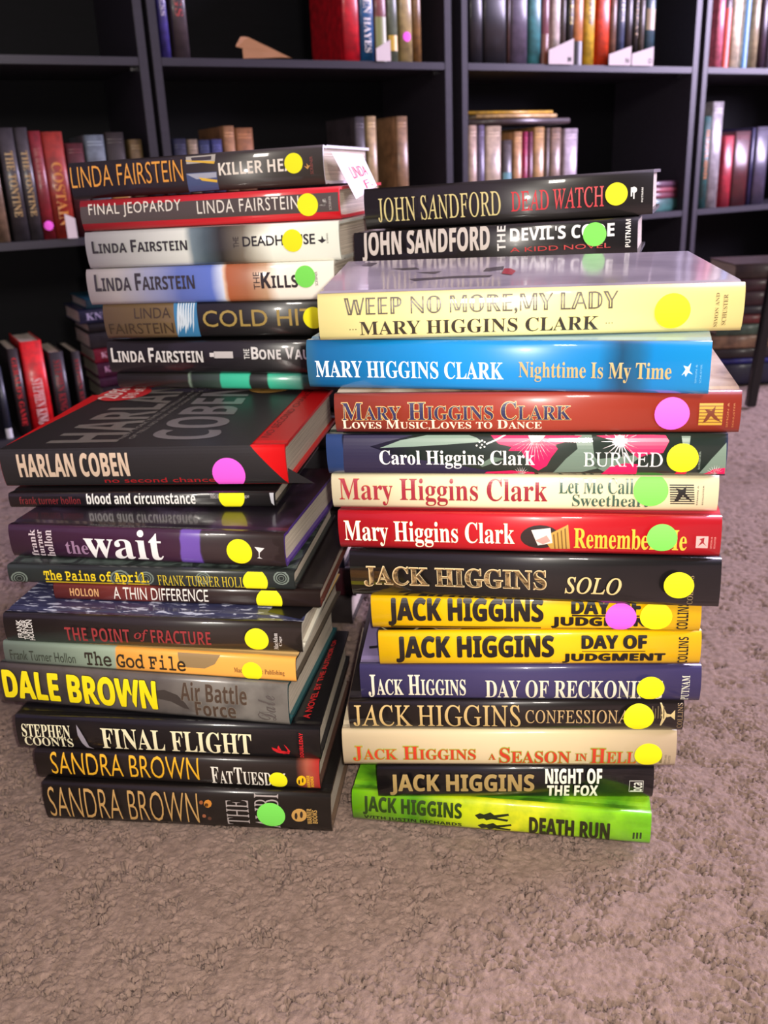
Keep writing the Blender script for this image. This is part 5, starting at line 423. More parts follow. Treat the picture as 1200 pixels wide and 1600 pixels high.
{'stack':'L','c':[-0.1942,0.6927,0.2196],'rot':[-0.162,0.0112,-0.0167],'L':0.2239,'T':0.0121,'label':'thin black hardcover with white lettering,squeezed under the large black-jacketed book','items':[{'k':'t','s':'frank turner hollon','st':'bold','b':[0.0424,0.2575,0.2787,0.7904],'c':(120,35,38)},{'k':'t','s':'blood and circumstance','st':'bold','b':[0.3032,0.2518,0.7115,1.0588],'c':(240,238,232),'off':0.004},{'k':'t','s':'MacAdam','st':'rom','b':[0.7663,0.6217,0.8194,0.9454],'c':(170,165,160),'off':-0.02,'p':'publisher_mark'},{'k':'t','s':'Cage','st':'rom','b':[0.8679,0.6151,0.9087,0.8944],'c':(170,165,160),'off':-0.02,'p':'publisher_mark'},{'k':'p','pts':[(0.9804,0.9542),(0.9954,0.9535),(0.9942,0.0976),(0.9851,0.2912)],'c':(185,185,190),'p':'cover_picture','l':0},{'k':'s','u':0.8449,'v':0.7275,'r':0.0105,'c':'ylw'}],'spine':[(0,(60,45,42)),(0.2439,(38,32,32)),(1,(28,26,28))],'top':(25,23,25),'edge':(25,23,24),'gloss':0.12},
{'stack':'L','c':[-0.1926,0.7043,0.2343],'rot':[-0.1894,0.0367,-0.0288],'L':0.2432,'T':0.0314,'label':'large red hardcover in a black jacket with silver lettering,top of the front left stack','items':[{'k':'t','s':'HARLAN COBEN','st':'bold','b':[0.0659,0.2742,0.4639,0.8903],'c':(215,190,165),'off':0.018},{'k':'t','s':'no second chance','st':'nar2','b':[0.3681,0.08,0.7556,0.2133],'c':(170,30,35),'off':0.004},{'k':'s','u':0.8059,'v':0.2955,'r':0.0135,'c':'pnk'},{'k':'u','s':'HARLAN','st':'bold','q':[(0.4026,0.0138),(0.3887,0.1903),(0.2111,0.195),(0.1457,0.0138)],'c':(120,115,108),'off':0.02,'p':'cover_lettering'},{'k':'u','s':'COBEN','st':'bold','q':[(0.7509,0.0158),(0.6736,0.1756),(0.4826,0.1806),(0.5028,0.0191)],'c':(120,115,115),'off':0.02,'p':'cover_lettering'},{'k':'u','s':'NEW YORK TIMES BESTSELLING AUTHOR','st':'sans','q':[(0.4123,0.022),(0.441,0.1937),(0.4267,0.1941),(0.3933,0.0223)],'c':(140,135,128),'off':0,'p':'cover_lettering'},{'k':'u','s':'OF TELL NO ONE AND GONE FOR GOOD','st':'sans','q':[(0.4479,0.0215),(0.4753,0.1928),(0.461,0.1932),(0.429,0.0218)],'c':(140,135,128),'off':0,'p':'cover_lettering'}],'spine':[(0,(215,15,20))],'top':(215,15,20),'edge':(225,20,22),'gloss':0.3,'W':0.168,'coben':1,'disc':[(0.1453,0.1655),(0.752,0.1759),(0.2726,0.1694),(0.8405,0.183)],'jk':[(0.8879,-0.0049),(0.8887,0.1817),(-0.0133,0.0142),(0.0018,0.1931)],'redtxt':[(0.9249,0.0199),(0.9295,0.1621),(0.9086,0.1627),(0.8961,0.0203)]},
]
SHELF_BOOKS = [
{'s0':-0.7298,'s1':-0.7062,'zb':0.3733,'h':0.175,'rec':-0.012,'c':(110,88,68),'lab':'tan brown cloth book leaning in at the left edge of the middle shelf','c2':None,'st':None,'tx':None,'d':0.125},
{'s0':-0.6998,'s1':-0.6728,'zb':0.3733,'h':0.183,'rec':-0.012,'c':(52,48,50),'lab':'left one of two matching grey-black books with gold lettering','c2':None,'st':None,'tx':('THE TONTINE',(165,135,80),0.8,0.22),'d':0.125},
{'s0':-0.6718,'s1':-0.6465,'zb':0.3733,'h':0.183,'rec':-0.012,'c':(54,50,52),'lab':'right one of two matching grey-black books with gold lettering','c2':None,'st':None,'tx':('THE TONTINE',(165,135,80),0.8,0.22),'d':0.125},
{'s0':-0.6534,'s1':-0.6295,'zb':0.3733,'h':0.1772,'rec':-0.012,'c':(120,28,35),'lab':'maroon book with a pink dot near its foot,beside the grey-black pair','c2':None,'st':(0.13,'pnk'),'tx':('THE BLACK ROSE',(150,80,75),0.85,0.5),'d':0.125},
{'s0':-0.6286,'s1':-0.5936,'zb':0.3733,'h':0.1757,'rec':-0.012,'c':(140,40,28),'lab':'wide rust red book with gold vertical lettering on the middle shelf','c2':None,'st':None,'tx':('COSTAIN',(190,120,45),0.72,0.12),'d':0.125},
{'s0':-0.5911,'s1':-0.5607,'zb':0.3733,'h':0.1565,'rec':-0.012,'c':(70,22,26),'lab':'short dark maroon book behind the red-edged stack top','c2':None,'st':None,'tx':None,'d':0.125},
{'s0':-0.5576,'s1':-0.5233,'zb':0.3733,'h':0.1693,'rec':-0.012,'c':(92,102,108),'lab':'faded blue-grey cloth book on the middle left shelf','c2':None,'st':None,'tx':None,'d':0.125},
{'s0':-0.5216,'s1':-0.4878,'zb':0.3733,'h':0.1729,'rec':-0.012,'c':(38,32,28),'lab':'black book with a tan lower half on the middle left shelf','c2':(0.0,0.62,(165,115,45)),'st':None,'tx':None,'d':0.125},
{'s0':-0.4803,'s1':-0.4561,'zb':0.3733,'h':0.1605,'rec':-0.012,'c':(95,78,48),'lab':'olive tan cloth book at the right end of the left shelf','c2':None,'st':None,'tx':None,'d':0.125},
{'s0':-0.3995,'s1':-0.3742,'zb':0.3733,'h':0.16,'rec':-0.012,'c':(25,28,48),'lab':'dark navy book showing above the top left stack','c2':None,'st':None,'tx':None,'d':0.125},
{'s0':-0.3719,'s1':-0.3524,'zb':0.3733,'h':0.1584,'rec':-0.012,'c':(120,105,85),'lab':'cream flecked book beside the dark navy one','c2':None,'st':None,'tx':None,'d':0.125},
{'s0':-0.3513,'s1':-0.3291,'zb':0.3733,'h':0.1568,'rec':-0.012,'c':(32,40,70),'lab':'navy blue book top between cream and violet-blue ones','c2':None,'st':None,'tx':None,'d':0.125},
{'s0':-0.3265,'s1':-0.3052,'zb':0.3733,'h':0.1574,'rec':-0.012,'c':(50,55,100),'lab':'violet-blue book top beside the tall tan pair','c2':None,'st':None,'tx':None,'d':0.125},
{'s0':-0.3015,'s1':-0.2788,'zb':0.3733,'h':0.1803,'rec':-0.012,'c':(140,100,65),'lab':'taller narrow tan book above the top left stack','c2':None,'st':None,'tx':None,'d':0.125},
{'s0':-0.2766,'s1':-0.242,'zb':0.3733,'h':0.1765,'rec':-0.012,'c':(130,85,50),'lab':'wider rusty tan book above the top left stack','c2':None,'st':None,'tx':None,'d':0.125},
{'s0':-0.0238,'s1':-0.0007,'zb':0.3733,'h':0.1929,'rec':-0.012,'c':(60,55,58),'lab':'grey coverless book with a dark spine behind the white card','c2':None,'st':None,'tx':None,'d':0.125},
{'s0':0.0038,'s1':0.0257,'zb':0.3733,'h':0.1938,'rec':-0.012,'c':(165,140,100),'lab':'cream patterned book standing beside the grey one','c2':None,'st':None,'tx':None,'d':0.125},
{'s0':0.0733,'s1':0.0991,'zb':0.3733,'h':0.1931,'rec':-0.012,'c':(135,105,75),'lab':'tall plain beige book standing alone in the middle unit','c2':None,'st':None,'tx':None,'d':0.125},
{'s0':-0.3998,'s1':-0.3837,'zb':0.6666,'h':0.19,'rec':-0.012,'c':(58,50,120),'lab':'violet-blue book with white lettering at left of the upper middle shelf','c2':None,'st':None,'tx':('OF DARKNESS',(170,160,180),0.95,0.35),'d':0.125},
{'s0':-0.3767,'s1':-0.3486,'zb':0.6666,'h':0.19,'rec':-0.012,'c':(58,48,50),'lab':'dark book with red lettering beside the violet-blue one','c2':None,'st':None,'tx':('KINGS',(150,45,45),0.8,0.35),'d':0.125},
{'s0':-0.0387,'s1':-0.0038,'zb':0.6666,'h':0.2,'rec':-0.012,'c':(185,15,30),'lab':'bright red book on the upper middle shelf','c2':None,'st':None,'tx':None,'d':0.125},
{'s0':-0.001,'s1':0.0289,'zb':0.6666,'h':0.2,'rec':-0.012,'c':(25,80,125),'lab':'blue book with white lettering and a pale round picture','c2':None,'st':None,'tx':('HELEN HAYES',(220,215,210),0.75,0.08),'d':0.125},
{'s0':0.0317,'s1':0.0577,'zb':0.6666,'h':0.19,'rec':-0.012,'c':(120,60,55),'lab':'reddish brown illustrated book with a green foot','c2':(0,0.42,(125,130,75)),'st':None,'tx':None,'d':0.125},
{'s0':0.0606,'s1':0.0825,'zb':0.6666,'h':0.2,'rec':-0.012,'c':(90,100,80),'lab':'green and cream book with a small yellow label','c2':(0.1,0.24,(190,155,40)),'st':None,'tx':None,'d':0.125},
{'s0':0.0884,'s1':0.1166,'zb':0.6666,'h':0.2,'rec':-0.012,'c':(165,145,95),'lab':'cream tan book with orange and pink dot stickers','c2':None,'st':(0.23,'pnk'),'tx':None,'d':0.125},
{'s0':0.1195,'s1':0.1375,'zb':0.6666,'h':0.2,'rec':-0.012,'c':(125,90,45),'lab':'golden brown patterned book at the end of the upper middle row','c2':None,'st':None,'tx':None,'d':0.125},
{'s0':0.2553,'s1':0.2873,'zb':0.6666,'h':0.2,'rec':-0.012,'c':(16,14,18),'lab':'near black book at left of the upper right shelf','c2':None,'st':None,'tx':None,'d':0.125},
{'s0':0.2906,'s1':0.3479,'zb':0.6666,'h':0.2,'rec':-0.012,'c':(20,18,20),'lab':'wide near black book with faint pattern','c2':None,'st':None,'tx':None,'d':0.125},
{'s0':0.3512,'s1':0.3579,'zb':0.6666,'h':0.19,'rec':-0.012,'c':(70,45,38),'lab':'very thin brown book beside the grey-violet one','c2':None,'st':None,'tx':None,'d':0.125},
{'s0':0.3612,'s1':0.4033,'zb':0.6666,'h':0.2,'rec':-0.012,'c':(82,72,88),'lab':'wide grey-violet book with a small gold emblem','c2':None,'st':None,'tx':None,'d':0.125},
{'s0':0.4084,'s1':0.4393,'zb':0.6666,'h':0.2,'rec':-0.012,'c':(60,125,125),'lab':'teal green book on the upper right shelf','c2':None,'st':None,'tx':None,'d':0.125},
{'s0':0.4428,'s1':0.4619,'zb':0.6666,'h':0.2,'rec':-0.012,'c':(125,70,78),'lab':'mauve book with brown foot beside the teal one','c2':(0,0.3,(120,70,50)),'st':None,'tx':None,'d':0.125},
{'s0':0.4706,'s1':0.4918,'zb':0.6666,'h':0.2,'rec':-0.012,'c':(205,190,180),'lab':'white book with tiny lettering behind the first card','c2':None,'st':None,'tx':None,'d':0.125},
{'s0':0.4953,'s1':0.5077,'zb':0.6666,'h':0.19,'rec':-0.012,'c':(70,58,50),'lab':'thin brown book beside the white one','c2':None,'st':None,'tx':None,'d':0.125},
{'s0':0.5131,'s1':0.5292,'zb':0.6666,'h':0.2,'rec':-0.012,'c':(35,32,30),'lab':'black book with yellow lettering behind the first card','c2':None,'st':None,'tx':('TALES',(200,180,90),0.95,0.4),'d':0.125},
{'s0':0.531,'s1':0.5563,'zb':0.6666,'h':0.2,'rec':-0.012,'c':(185,115,60),'lab':'orange tan book with a black label at its foot','c2':(0.0,0.24,(35,30,28)),'st':None,'tx':None,'d':0.125},
{'s0':0.5617,'s1':0.5892,'zb':0.6666,'h':0.2,'rec':-0.012,'c':(205,165,40),'lab':'bright yellow book with thin black lettering','c2':None,'st':None,'tx':('A HISTORY OF',(60,50,20),0.95,0.4),'d':0.125},
{'s0':0.5985,'s1':0.632,'zb':0.6666,'h':0.2,'rec':-0.012,'c':(205,60,20),'lab':'orange-red book on the upper right shelf','c2':None,'st':None,'tx':None,'d':0.125},
{'s0':0.6358,'s1':0.6527,'zb':0.6666,'h':0.19,'rec':-0.012,'c':(115,80,60),'lab':'brown book beside the orange-red one','c2':None,'st':None,'tx':None,'d':0.125},
{'s0':0.6584,'s1':0.6775,'zb':0.6666,'h':0.2,'rec':-0.012,'c':(60,70,95),'lab':'dark blue book with cream lettering','c2':None,'st':None,'tx':('STORIES',(190,180,160),0.95,0.45),'d':0.125},
{'s0':0.6813,'s1':0.7005,'zb':0.6666,'h':0.2,'rec':-0.012,'c':(42,30,25),'lab':'dark brown book behind the second card','c2':None,'st':None,'tx':None,'d':0.125},
{'s0':0.7044,'s1':0.718,'zb':0.6666,'h':0.2,'rec':-0.012,'c':(30,24,20),'lab':'black and gold lettered book behind the third card','c2':None,'st':None,'tx':('THE GREAT',(150,120,70),0.95,0.3),'d':0.125},
{'s0':0.7219,'s1':0.7375,'zb':0.6666,'h':0.19,'rec':-0.012,'c':(75,65,55),'lab':'thin brown-grey book near the end of the upper right row','c2':None,'st':None,'tx':None,'d':0.125},
{'s0':0.7414,'s1':0.7691,'zb':0.6666,'h':0.2,'rec':-0.012,'c':(30,65,75),'lab':'dark teal patterned book,last of the upper right row','c2':(0.38,0.6,(140,120,85)),'st':None,'tx':None,'d':0.125},
{'s0':0.2504,'s1':0.2718,'zb':0.3405,'h':0.2064,'rec':-0.012,'c':(170,145,125),'lab':'pale tan book at the left end of the middle right row','c2':None,'st':None,'tx':None,'d':0.125},
{'s0':0.2752,'s1':0.2918,'zb':0.3405,'h':0.2061,'rec':-0.012,'c':(95,85,110),'lab':'blue-grey book with a violet lower half','c2':(0,0.4,(115,60,150)),'st':None,'tx':None,'d':0.125},
{'s0':0.2952,'s1':0.3357,'zb':0.3405,'h':0.2044,'rec':-0.012,'c':(165,145,120),'lab':'wide beige book with a faint round stamp','c2':None,'st':None,'tx':None,'d':0.125},
{'s0':0.341,'s1':0.3652,'zb':0.3405,'h':0.1753,'rec':-0.012,'c':(60,50,48),'lab':'short dark book with a teal lower half','c2':(0,0.62,(90,140,145)),'st':None,'tx':None,'d':0.125},
{'s0':0.3702,'s1':0.3928,'zb':0.3405,'h':0.1917,'rec':-0.012,'c':(175,130,85),'lab':'tan book with a black and orange foot','c2':(0,0.3,(40,32,30)),'st':None,'tx':None,'d':0.125},
{'s0':0.3964,'s1':0.4087,'zb':0.3405,'h':0.1914,'rec':-0.012,'c':(150,25,75),'lab':'bright magenta thin book','c2':None,'st':None,'tx':None,'d':0.125},
{'s0':0.4122,'s1':0.4228,'zb':0.3405,'h':0.1911,'rec':-0.012,'c':(95,20,50),'lab':'dark magenta thin book','c2':None,'st':None,'tx':None,'d':0.125},
{'s0':0.4262,'s1':0.4548,'zb':0.3405,'h':0.2,'rec':-0.012,'c':(170,130,75),'lab':'golden tan book in the middle right row','c2':None,'st':None,'tx':None,'d':0.125},
{'s0':0.4584,'s1':0.4692,'zb':0.3405,'h':0.1983,'rec':-0.012,'c':(95,80,72),'lab':'thin grey-brown book in the middle right row','c2':None,'st':None,'tx':None,'d':0.125},
{'s0':0.4729,'s1':0.502,'zb':0.3405,'h':0.198,'rec':-0.012,'c':(125,100,80),'lab':'brown beige book with faint lettering','c2':None,'st':None,'tx':None,'d':0.125},
{'s0':0.5113,'s1':0.5503,'zb':0.3405,'h':0.196,'rec':-0.012,'c':(165,150,160),'lab':'white book with a purple and magenta foot,last of the row','c2':(0,0.38,(100,40,110)),'st':None,'tx':None,'d':0.125},
{'s0':0.9696,'s1':0.9934,'zb':0.6666,'h':0.2,'rec':-0.012,'c':(215,110,130),'lab':'pink book at the left end of the far right upper shelf','c2':None,'st':None,'tx':None,'d':0.125},
{'s0':0.9956,'s1':1.0174,'zb':0.6666,'h':0.2,'rec':-0.012,'c':(75,45,48),'lab':'dark brown book with an orange-red lower half','c2':(0,0.65,(205,60,30)),'st':None,'tx':None,'d':0.125},
{'s0':1.0218,'s1':1.0527,'zb':0.6666,'h':0.2,'rec':-0.012,'c':(220,205,175),'lab':'white and cream book on the far right upper shelf','c2':None,'st':None,'tx':None,'d':0.125},
{'s0':1.0616,'s1':1.0818,'zb':0.6666,'h':0.2,'rec':-0.012,'c':(205,215,215),'lab':'white book with a bright blue stripe','c2':(0,0.98,(60,130,180)),'st':None,'tx':None,'d':0.125},
{'s0':1.0931,'s1':1.1157,'zb':0.6666,'h':0.2,'rec':-0.012,'c':(160,145,110),'lab':'olive and cream book on the far right upper shelf','c2':None,'st':None,'tx':None,'d':0.125},
{'s0':1.1249,'s1':1.1455,'zb':0.6666,'h':0.2,'rec':-0.012,'c':(60,40,55),'lab':'dark plum book at the far right edge','c2':None,'st':None,'tx':None,'d':0.125},
{'s0':1.1524,'s1':1.1803,'zb':0.6666,'h':0.2,'rec':-0.012,'c':(90,80,95),'lab':'grey book cut by the right edge','c2':None,'st':None,'tx':None,'d':0.125},
{'s0':0.9524,'s1':0.9767,'zb':0.3405,'h':0.2171,'rec':-0.012,'c':(20,75,72),'lab':'dark teal book with an orange lettered panel','c2':None,'st':None,'tx':('HELPFUL HINTS',(205,120,30),0.86,0.33),'d':0.125},
{'s0':0.9771,'s1':1.015,'zb':0.3405,'h':0.2504,'rec':-0.012,'c':(150,145,145),'lab':'tall silver grey book beside the teal one','c2':None,'st':None,'tx':None,'d':0.125},
{'s0':1.0271,'s1':1.0616,'zb':0.3405,'h':0.1716,'rec':-0.012,'c':(165,30,48),'lab':'crimson book on the far right middle shelf','c2':None,'st':None,'tx':None,'d':0.125},
{'s0':1.0648,'s1':1.1208,'zb':0.3405,'h':0.1813,'rec':-0.012,'c':(75,12,16),'lab':'wide dark red book beside the crimson one','c2':None,'st':None,'tx':None,'d':0.125},
{'s0':1.1245,'s1':1.1363,'zb':0.3405,'h':0.1883,'rec':-0.012,'c':(28,25,75),'lab':'thin deep blue book beside the dark red one','c2':None,'st':None,'tx':None,'d':0.125},
{'s0':1.143,'s1':1.191,'zb':0.3405,'h':0.1908,'rec':-0.012,'c':(62,55,75),'lab':'grey-violet book at the right edge of the middle shelf','c2':None,'st':None,'tx':None,'d':0.125},
{'s0':-0.773,'s1':-0.7602,'zb':0.03,'h':0.1327,'rec':-0.012,'c':(30,34,48),'lab':'navy book with a white foot at the left edge of the bottom shelf','c2':(0,0.14,(200,200,205)),'st':None,'tx':None,'d':0.125},
{'s0':-0.7464,'s1':-0.7271,'zb':0.03,'h':0.161,'rec':-0.012,'c':(32,22,24),'lab':'black book with red script lettering on the bottom shelf','c2':None,'st':None,'tx':("GERALD'S GAME",(190,25,35),0.9,0.12),'d':0.125},
{'s0':-0.7227,'s1':-0.6847,'zb':0.03,'h':0.1709,'rec':-0.012,'c':(205,14,22),'lab':'bright red book with white lettering on the bottom shelf','c2':None,'st':None,'tx':('STEPHEN KING',(225,190,185),0.6,0.1),'d':0.125},
{'s0':-0.6769,'s1':-0.6501,'zb':0.03,'h':0.1461,'rec':-0.012,'c':(38,32,38),'lab':'left of two dark books with red block lettering','c2':None,'st':None,'tx':('STEPHEN KING',(150,25,35),0.9,0.25),'d':0.125},
{'s0':-0.6364,'s1':-0.6204,'zb':0.03,'h':0.143,'rec':-0.012,'c':(34,28,30),'lab':'right of two dark books with red block lettering','c2':None,'st':None,'tx':('STEPHEN KING',(150,25,35),0.9,0.25),'d':0.125},
]
LYING = [
{'s0':-0.5965,'s1':-0.4088,'z1':0.2645,'z0':0.2462,'c':(22,70,88),'lab':'teal book,topmost lying on the pile behind the back left stack','n':-0.01,'tx':None,'g':'pile of lying books on the bottom left shelf'},
{'s0':-0.6119,'s1':-0.4175,'z1':0.2464,'z0':0.2235,'c':(28,34,68),'lab':'navy book with pale lettering lying in the hidden pile','n':-0.01,'tx':('KNIGHTS',(150,140,170)),'g':'pile of lying books on the bottom left shelf'},
{'s0':-0.5984,'s1':-0.4142,'z1':0.2205,'z0':0.2043,'c':(18,16,18),'lab':'black book lying under the navy one','n':-0.01,'tx':None,'g':'pile of lying books on the bottom left shelf'},
{'s0':-0.5999,'s1':-0.4164,'z1':0.203,'z0':0.175,'c':(40,36,40),'lab':'charcoal book lying in the pile behind the back left stack','n':-0.01,'tx':None,'g':'pile of lying books on the bottom left shelf'},
{'s0':-0.595,'s1':-0.4136,'z1':0.1727,'z0':0.1479,'c':(150,18,50),'lab':'crimson book with white lettering lying in the pile','n':-0.01,'tx':('King',(210,160,170)),'g':'pile of lying books on the bottom left shelf'},
{'s0':-0.593,'s1':-0.413,'z1':0.146,'z0':0.1197,'c':(88,22,62),'lab':'plum book lying under the crimson one','n':-0.01,'tx':('King',(190,140,160)),'g':'pile of lying books on the bottom left shelf'},
{'s0':-0.5923,'s1':-0.4164,'z1':0.1179,'z0':0.0998,'c':(80,30,66),'lab':'plum red book,third from the bottom of the pile','n':-0.01,'tx':None,'g':'pile of lying books on the bottom left shelf'},
{'s0':-0.5923,'s1':-0.4164,'z1':0.0998,'z0':0.0698,'c':(45,35,40),'lab':'','n':-0.01,'tx':None,'g':'hid'},
{'s0':-0.5923,'s1':-0.4164,'z1':0.0698,'z0':0.0398,'c':(45,35,40),'lab':'','n':-0.01,'tx':None,'g':'hid'},
{'s0':0.7253,'s1':0.8892,'z1':0.4122,'z0':0.399,'c':(78,45,62),'lab':'plum book,topmost of the lying pile beside the top right stack','n':-0.02,'tx':None,'g':'books lying flat in the right bookcase'},
{'s0':0.7263,'s1':0.8863,'z1':0.3975,'z0':0.3872,'c':(125,55,65),'lab':'dusty red book,second in the lying pile','n':-0.02,'tx':None,'g':'books lying flat in the right bookcase'},
{'s0':0.7272,'s1':0.8875,'z1':0.3857,'z0':0.3724,'c':(95,38,52),'lab':'maroon book,third in the lying pile','n':-0.02,'tx':None,'g':'books lying flat in the right bookcase'},
{'s0':0.7282,'s1':0.8978,'z1':0.3709,'z0':0.3485,'c':(50,95,88),'lab':'teal green book at the bottom of the lying pile','n':-0.02,'tx':None,'g':'books lying flat in the right bookcase'},
]
CARDS = [
(0.45,0.5181,0.6666,0.6943,0.7183,'white paper card standing before the black and orange tan books','M'),
(0.6204,0.6857,0.6666,0.6886,0.7067,'white paper card before the dark blue book','N'),
(0.6888,0.7541,0.6666,0.691,0.7068,'white paper card before the dark teal book,rightmost','O'),
(0.024,0.0564,0.6666,0.6884,0.7049,'grey-white paper card before the green footed book',''),
(-0.6128,-0.5955,0.3733,0.4152,0.4067,'small white card standing at the foot of the rust red book',''),
]
FLOOR_PILE = [
(0.7496,0.8495,0.2235,0.2534,(60,45,38),'brown book,topmost of the floor pile at the right edge'),
(0.7392,0.8597,0.1992,0.2228,(62,28,34),'maroon book,second in the floor pile at the right edge'),
(0.7414,0.8599,0.1687,0.1979,(58,30,34),'dark maroon book,third in the floor pile at the right edge'),
(0.7375,0.866,0.1503,0.1677,(40,38,44),'charcoal book in the middle of the floor pile'),
(0.7296,0.8681,0.1306,0.1494,(105,38,36),'dull red book in the floor pile above the green one'),
(0.7205,0.8677,0.1066,0.1297,(70,92,78),'green floral book in the floor pile'),
(0.7062,0.8677,0.08,0.106,(140,110,85),'tan marbled book in the floor pile'),
(0.7085,0.8763,0.0579,0.0786,(38,30,28),'brown-black book above the blue one in the floor pile'),
(0.7104,0.8815,0.0468,0.0565,(30,35,120),'bright blue book near the foot of the floor pile'),
(0.7113,0.8828,0.0034,0.0454,(22,26,55),'thick navy book at the foot of the floor pile'),
]

# ---------------------------------------------------------------- room shell
def structure(name, me, mw=None, parent=None):
    o = link_obj(name, me, parent, mw)
    if parent is None: o['kind'] = 'structure'
    return o
RM = Matrix.Translation(OO) @ Matrix(((DS.x, -DN.x, 0, 0), (DS.y, -DN.y, 0, 0), (0, 0, 1, 0), (0, 0, 0, 1)))   # local: x = s, y = -n
wall_m = mat((150, 140, 150), .9, 0, 'wall_paint'); ceil_m = mat((215, 210, 205), .95, 0, 'ceiling_paint')
def carpet_mat():
    m = bpy.data.materials.new('carpet'); t, b = nodes(m)
    tc = t.nodes.new('ShaderNodeTexCoord'); n = t.nodes.new('ShaderNodeTexNoise'); n.inputs['Scale'].default_value = 160; n.inputs['Detail'].default_value = 6; link(t, tc, 'Object', n, 'Vector')
    r = t.nodes.new('ShaderNodeValToRGB'); r.color_ramp.elements[0].position = .3; r.color_ramp.elements[0].color = lin((117, 98, 87)); r.color_ramp.elements[1].position = .7; r.color_ramp.elements[1].color = lin((146, 124, 112))
    link(t, n, 'Fac', r, 'Fac'); link(t, r, 'Color', b, 'Base Color'); b.inputs['Roughness'].default_value = 1; b.inputs['Specular IOR Level'].default_value = .1
    b.inputs['Sheen Weight'].default_value = .08; b.inputs['Sheen Roughness'].default_value = .5
    n2 = t.nodes.new('ShaderNodeTexNoise'); n2.inputs['Scale'].default_value = 650; n2.inputs['Detail'].default_value = 3; n2.inputs['Distortion'].default_value = 1.5; link(t, tc, 'Object', n2, 'Vector')
    bp = t.nodes.new('ShaderNodeBump'); bp.inputs['Strength'].default_value = .8; bp.inputs['Distance'].default_value = .0009; link(t, n2, 'Fac', bp, 'Height'); link(t, bp, 'Normal', b, 'Normal')
    return m
CARPET = carpet_mat()
structure('floor', box_mesh('floor', -2.2, 2.5, -3.6, .30, -.05, -.0098, CARPET), RM)
structure('wall_back', box_mesh('wall_back', -2.2, 2.5, .30, .36, -.05, 2.45, wall_m), RM)
structure('wall_left', box_mesh('wall_left', -2.26, -2.2, -3.6, .36, -.05, 2.45, wall_m), RM)
structure('ceiling', box_mesh('ceiling', -2.26, 2.56, -3.6, .36, 2.45, 2.5, ceil_m), RM)
# right wall with a window opening
bm = bmesh.new()
def addbox(bm, x0, x1, y0, y1, z0, z1):
    r = bmesh.ops.create_cube(bm, size=1)
    for v in r['verts']: v.co = Vector((x0+(v.co.x+.5)*(x1-x0), y0+(v.co.y+.5)*(y1-y0), z0+(v.co.z+.5)*(z1-z0)))
for y0, y1, z0, z1 in ((-3.6, -1.95, -.05, 2.45), (-.55, .36, -.05, 2.45), (-1.95, -.55, -.05, .65), (-1.95, -.55, 2.05, 2.45)): addbox(bm, 2.38, 2.44, y0, y1, z0, z1)
me = bpy.data.meshes.new('wall_right'); bm.to_mesh(me); bm.free(); me.materials.append(wall_m); structure('wall_right', me, RM)
bm = bmesh.new()
for y0, y1, z0, z1 in ((-1.98, -1.92, .62, 2.08), (-.58, -.52, .62, 2.08), (-1.98, -.52, .62, .68), (-1.98, -.52, 2.02, 2.08), (-1.27, -1.23, .68, 2.02)): addbox(bm, 2.36, 2.45, y0, y1, z0, z1)
me = bpy.data.meshes.new('window_1'); bm.to_mesh(me); bm.free(); me.materials.append(mat((225, 222, 218), .4, 0, 'window_paint')); structure('window_1', me, RM)

# ---------------------------------------------------------------- carpet pile (matted twisted pile as real relief)
def voro(X, Y, cell, seed):
    gx = np.floor(X/cell).astype(np.int64); gy = np.floor(Y/cell).astype(np.int64)
    f1 = np.full(X.shape, 9.0); f2 = np.full(X.shape, 9.0); hv = np.zeros(X.shape); tl = np.zeros(X.shape)
    for dx in (-1, 0, 1):
        for dy in (-1, 0, 1):
            cx, cy = gx+dx, gy+dy
            h = (cx*73856093 ^ cy*19349663 ^ seed*83492791) & 0x7fffffff
            r1 = ((h*1103515245+12345) & 0x7fffffff)/0x7fffffff; r2 = ((h*214013+2531011) & 0x7fffffff)/0x7fffffff; r3 = ((h*69069+1) & 0x7fffffff)/0x7fffffff
            ex = X/cell-(cx+r1); ey = Y/cell-(cy+r2); d = np.hypot(ex, ey); an = r3*6.283
            nf = d < f1; f2 = np.where(nf, f1, np.minimum(f2, d)); hv = np.where(nf, r3, hv); tl = np.where(nf, ex*np.cos(an)*.7-ey*(.55+.45*np.sin(an)), tl); f1 = np.where(nf, d, f1)
    return f1, f2, hv, tl
def vnoise(X, Y, s, seed):
    x, y = X/s, Y/s; ix = np.floor(x).astype(np.int64); iy = np.floor(y).astype(np.int64); fx, fy = x-ix, y-iy
    fx = fx*fx*(3-2*fx); fy = fy*fy*(3-2*fy)
    def h(a, b):
        q = (a*374761393 + b*668265263 + seed*974711) & 0x7fffffff; q = ((q ^ (q >> 13))*1274126177) & 0x7fffffff; return (q ^ (q >> 16))/0x7fffffff
    return (h(ix, iy)*(1-fx)+h(ix+1, iy)*fx)*(1-fy) + (h(ix, iy+1)*(1-fx)+h(ix+1, iy+1)*fx)*fy
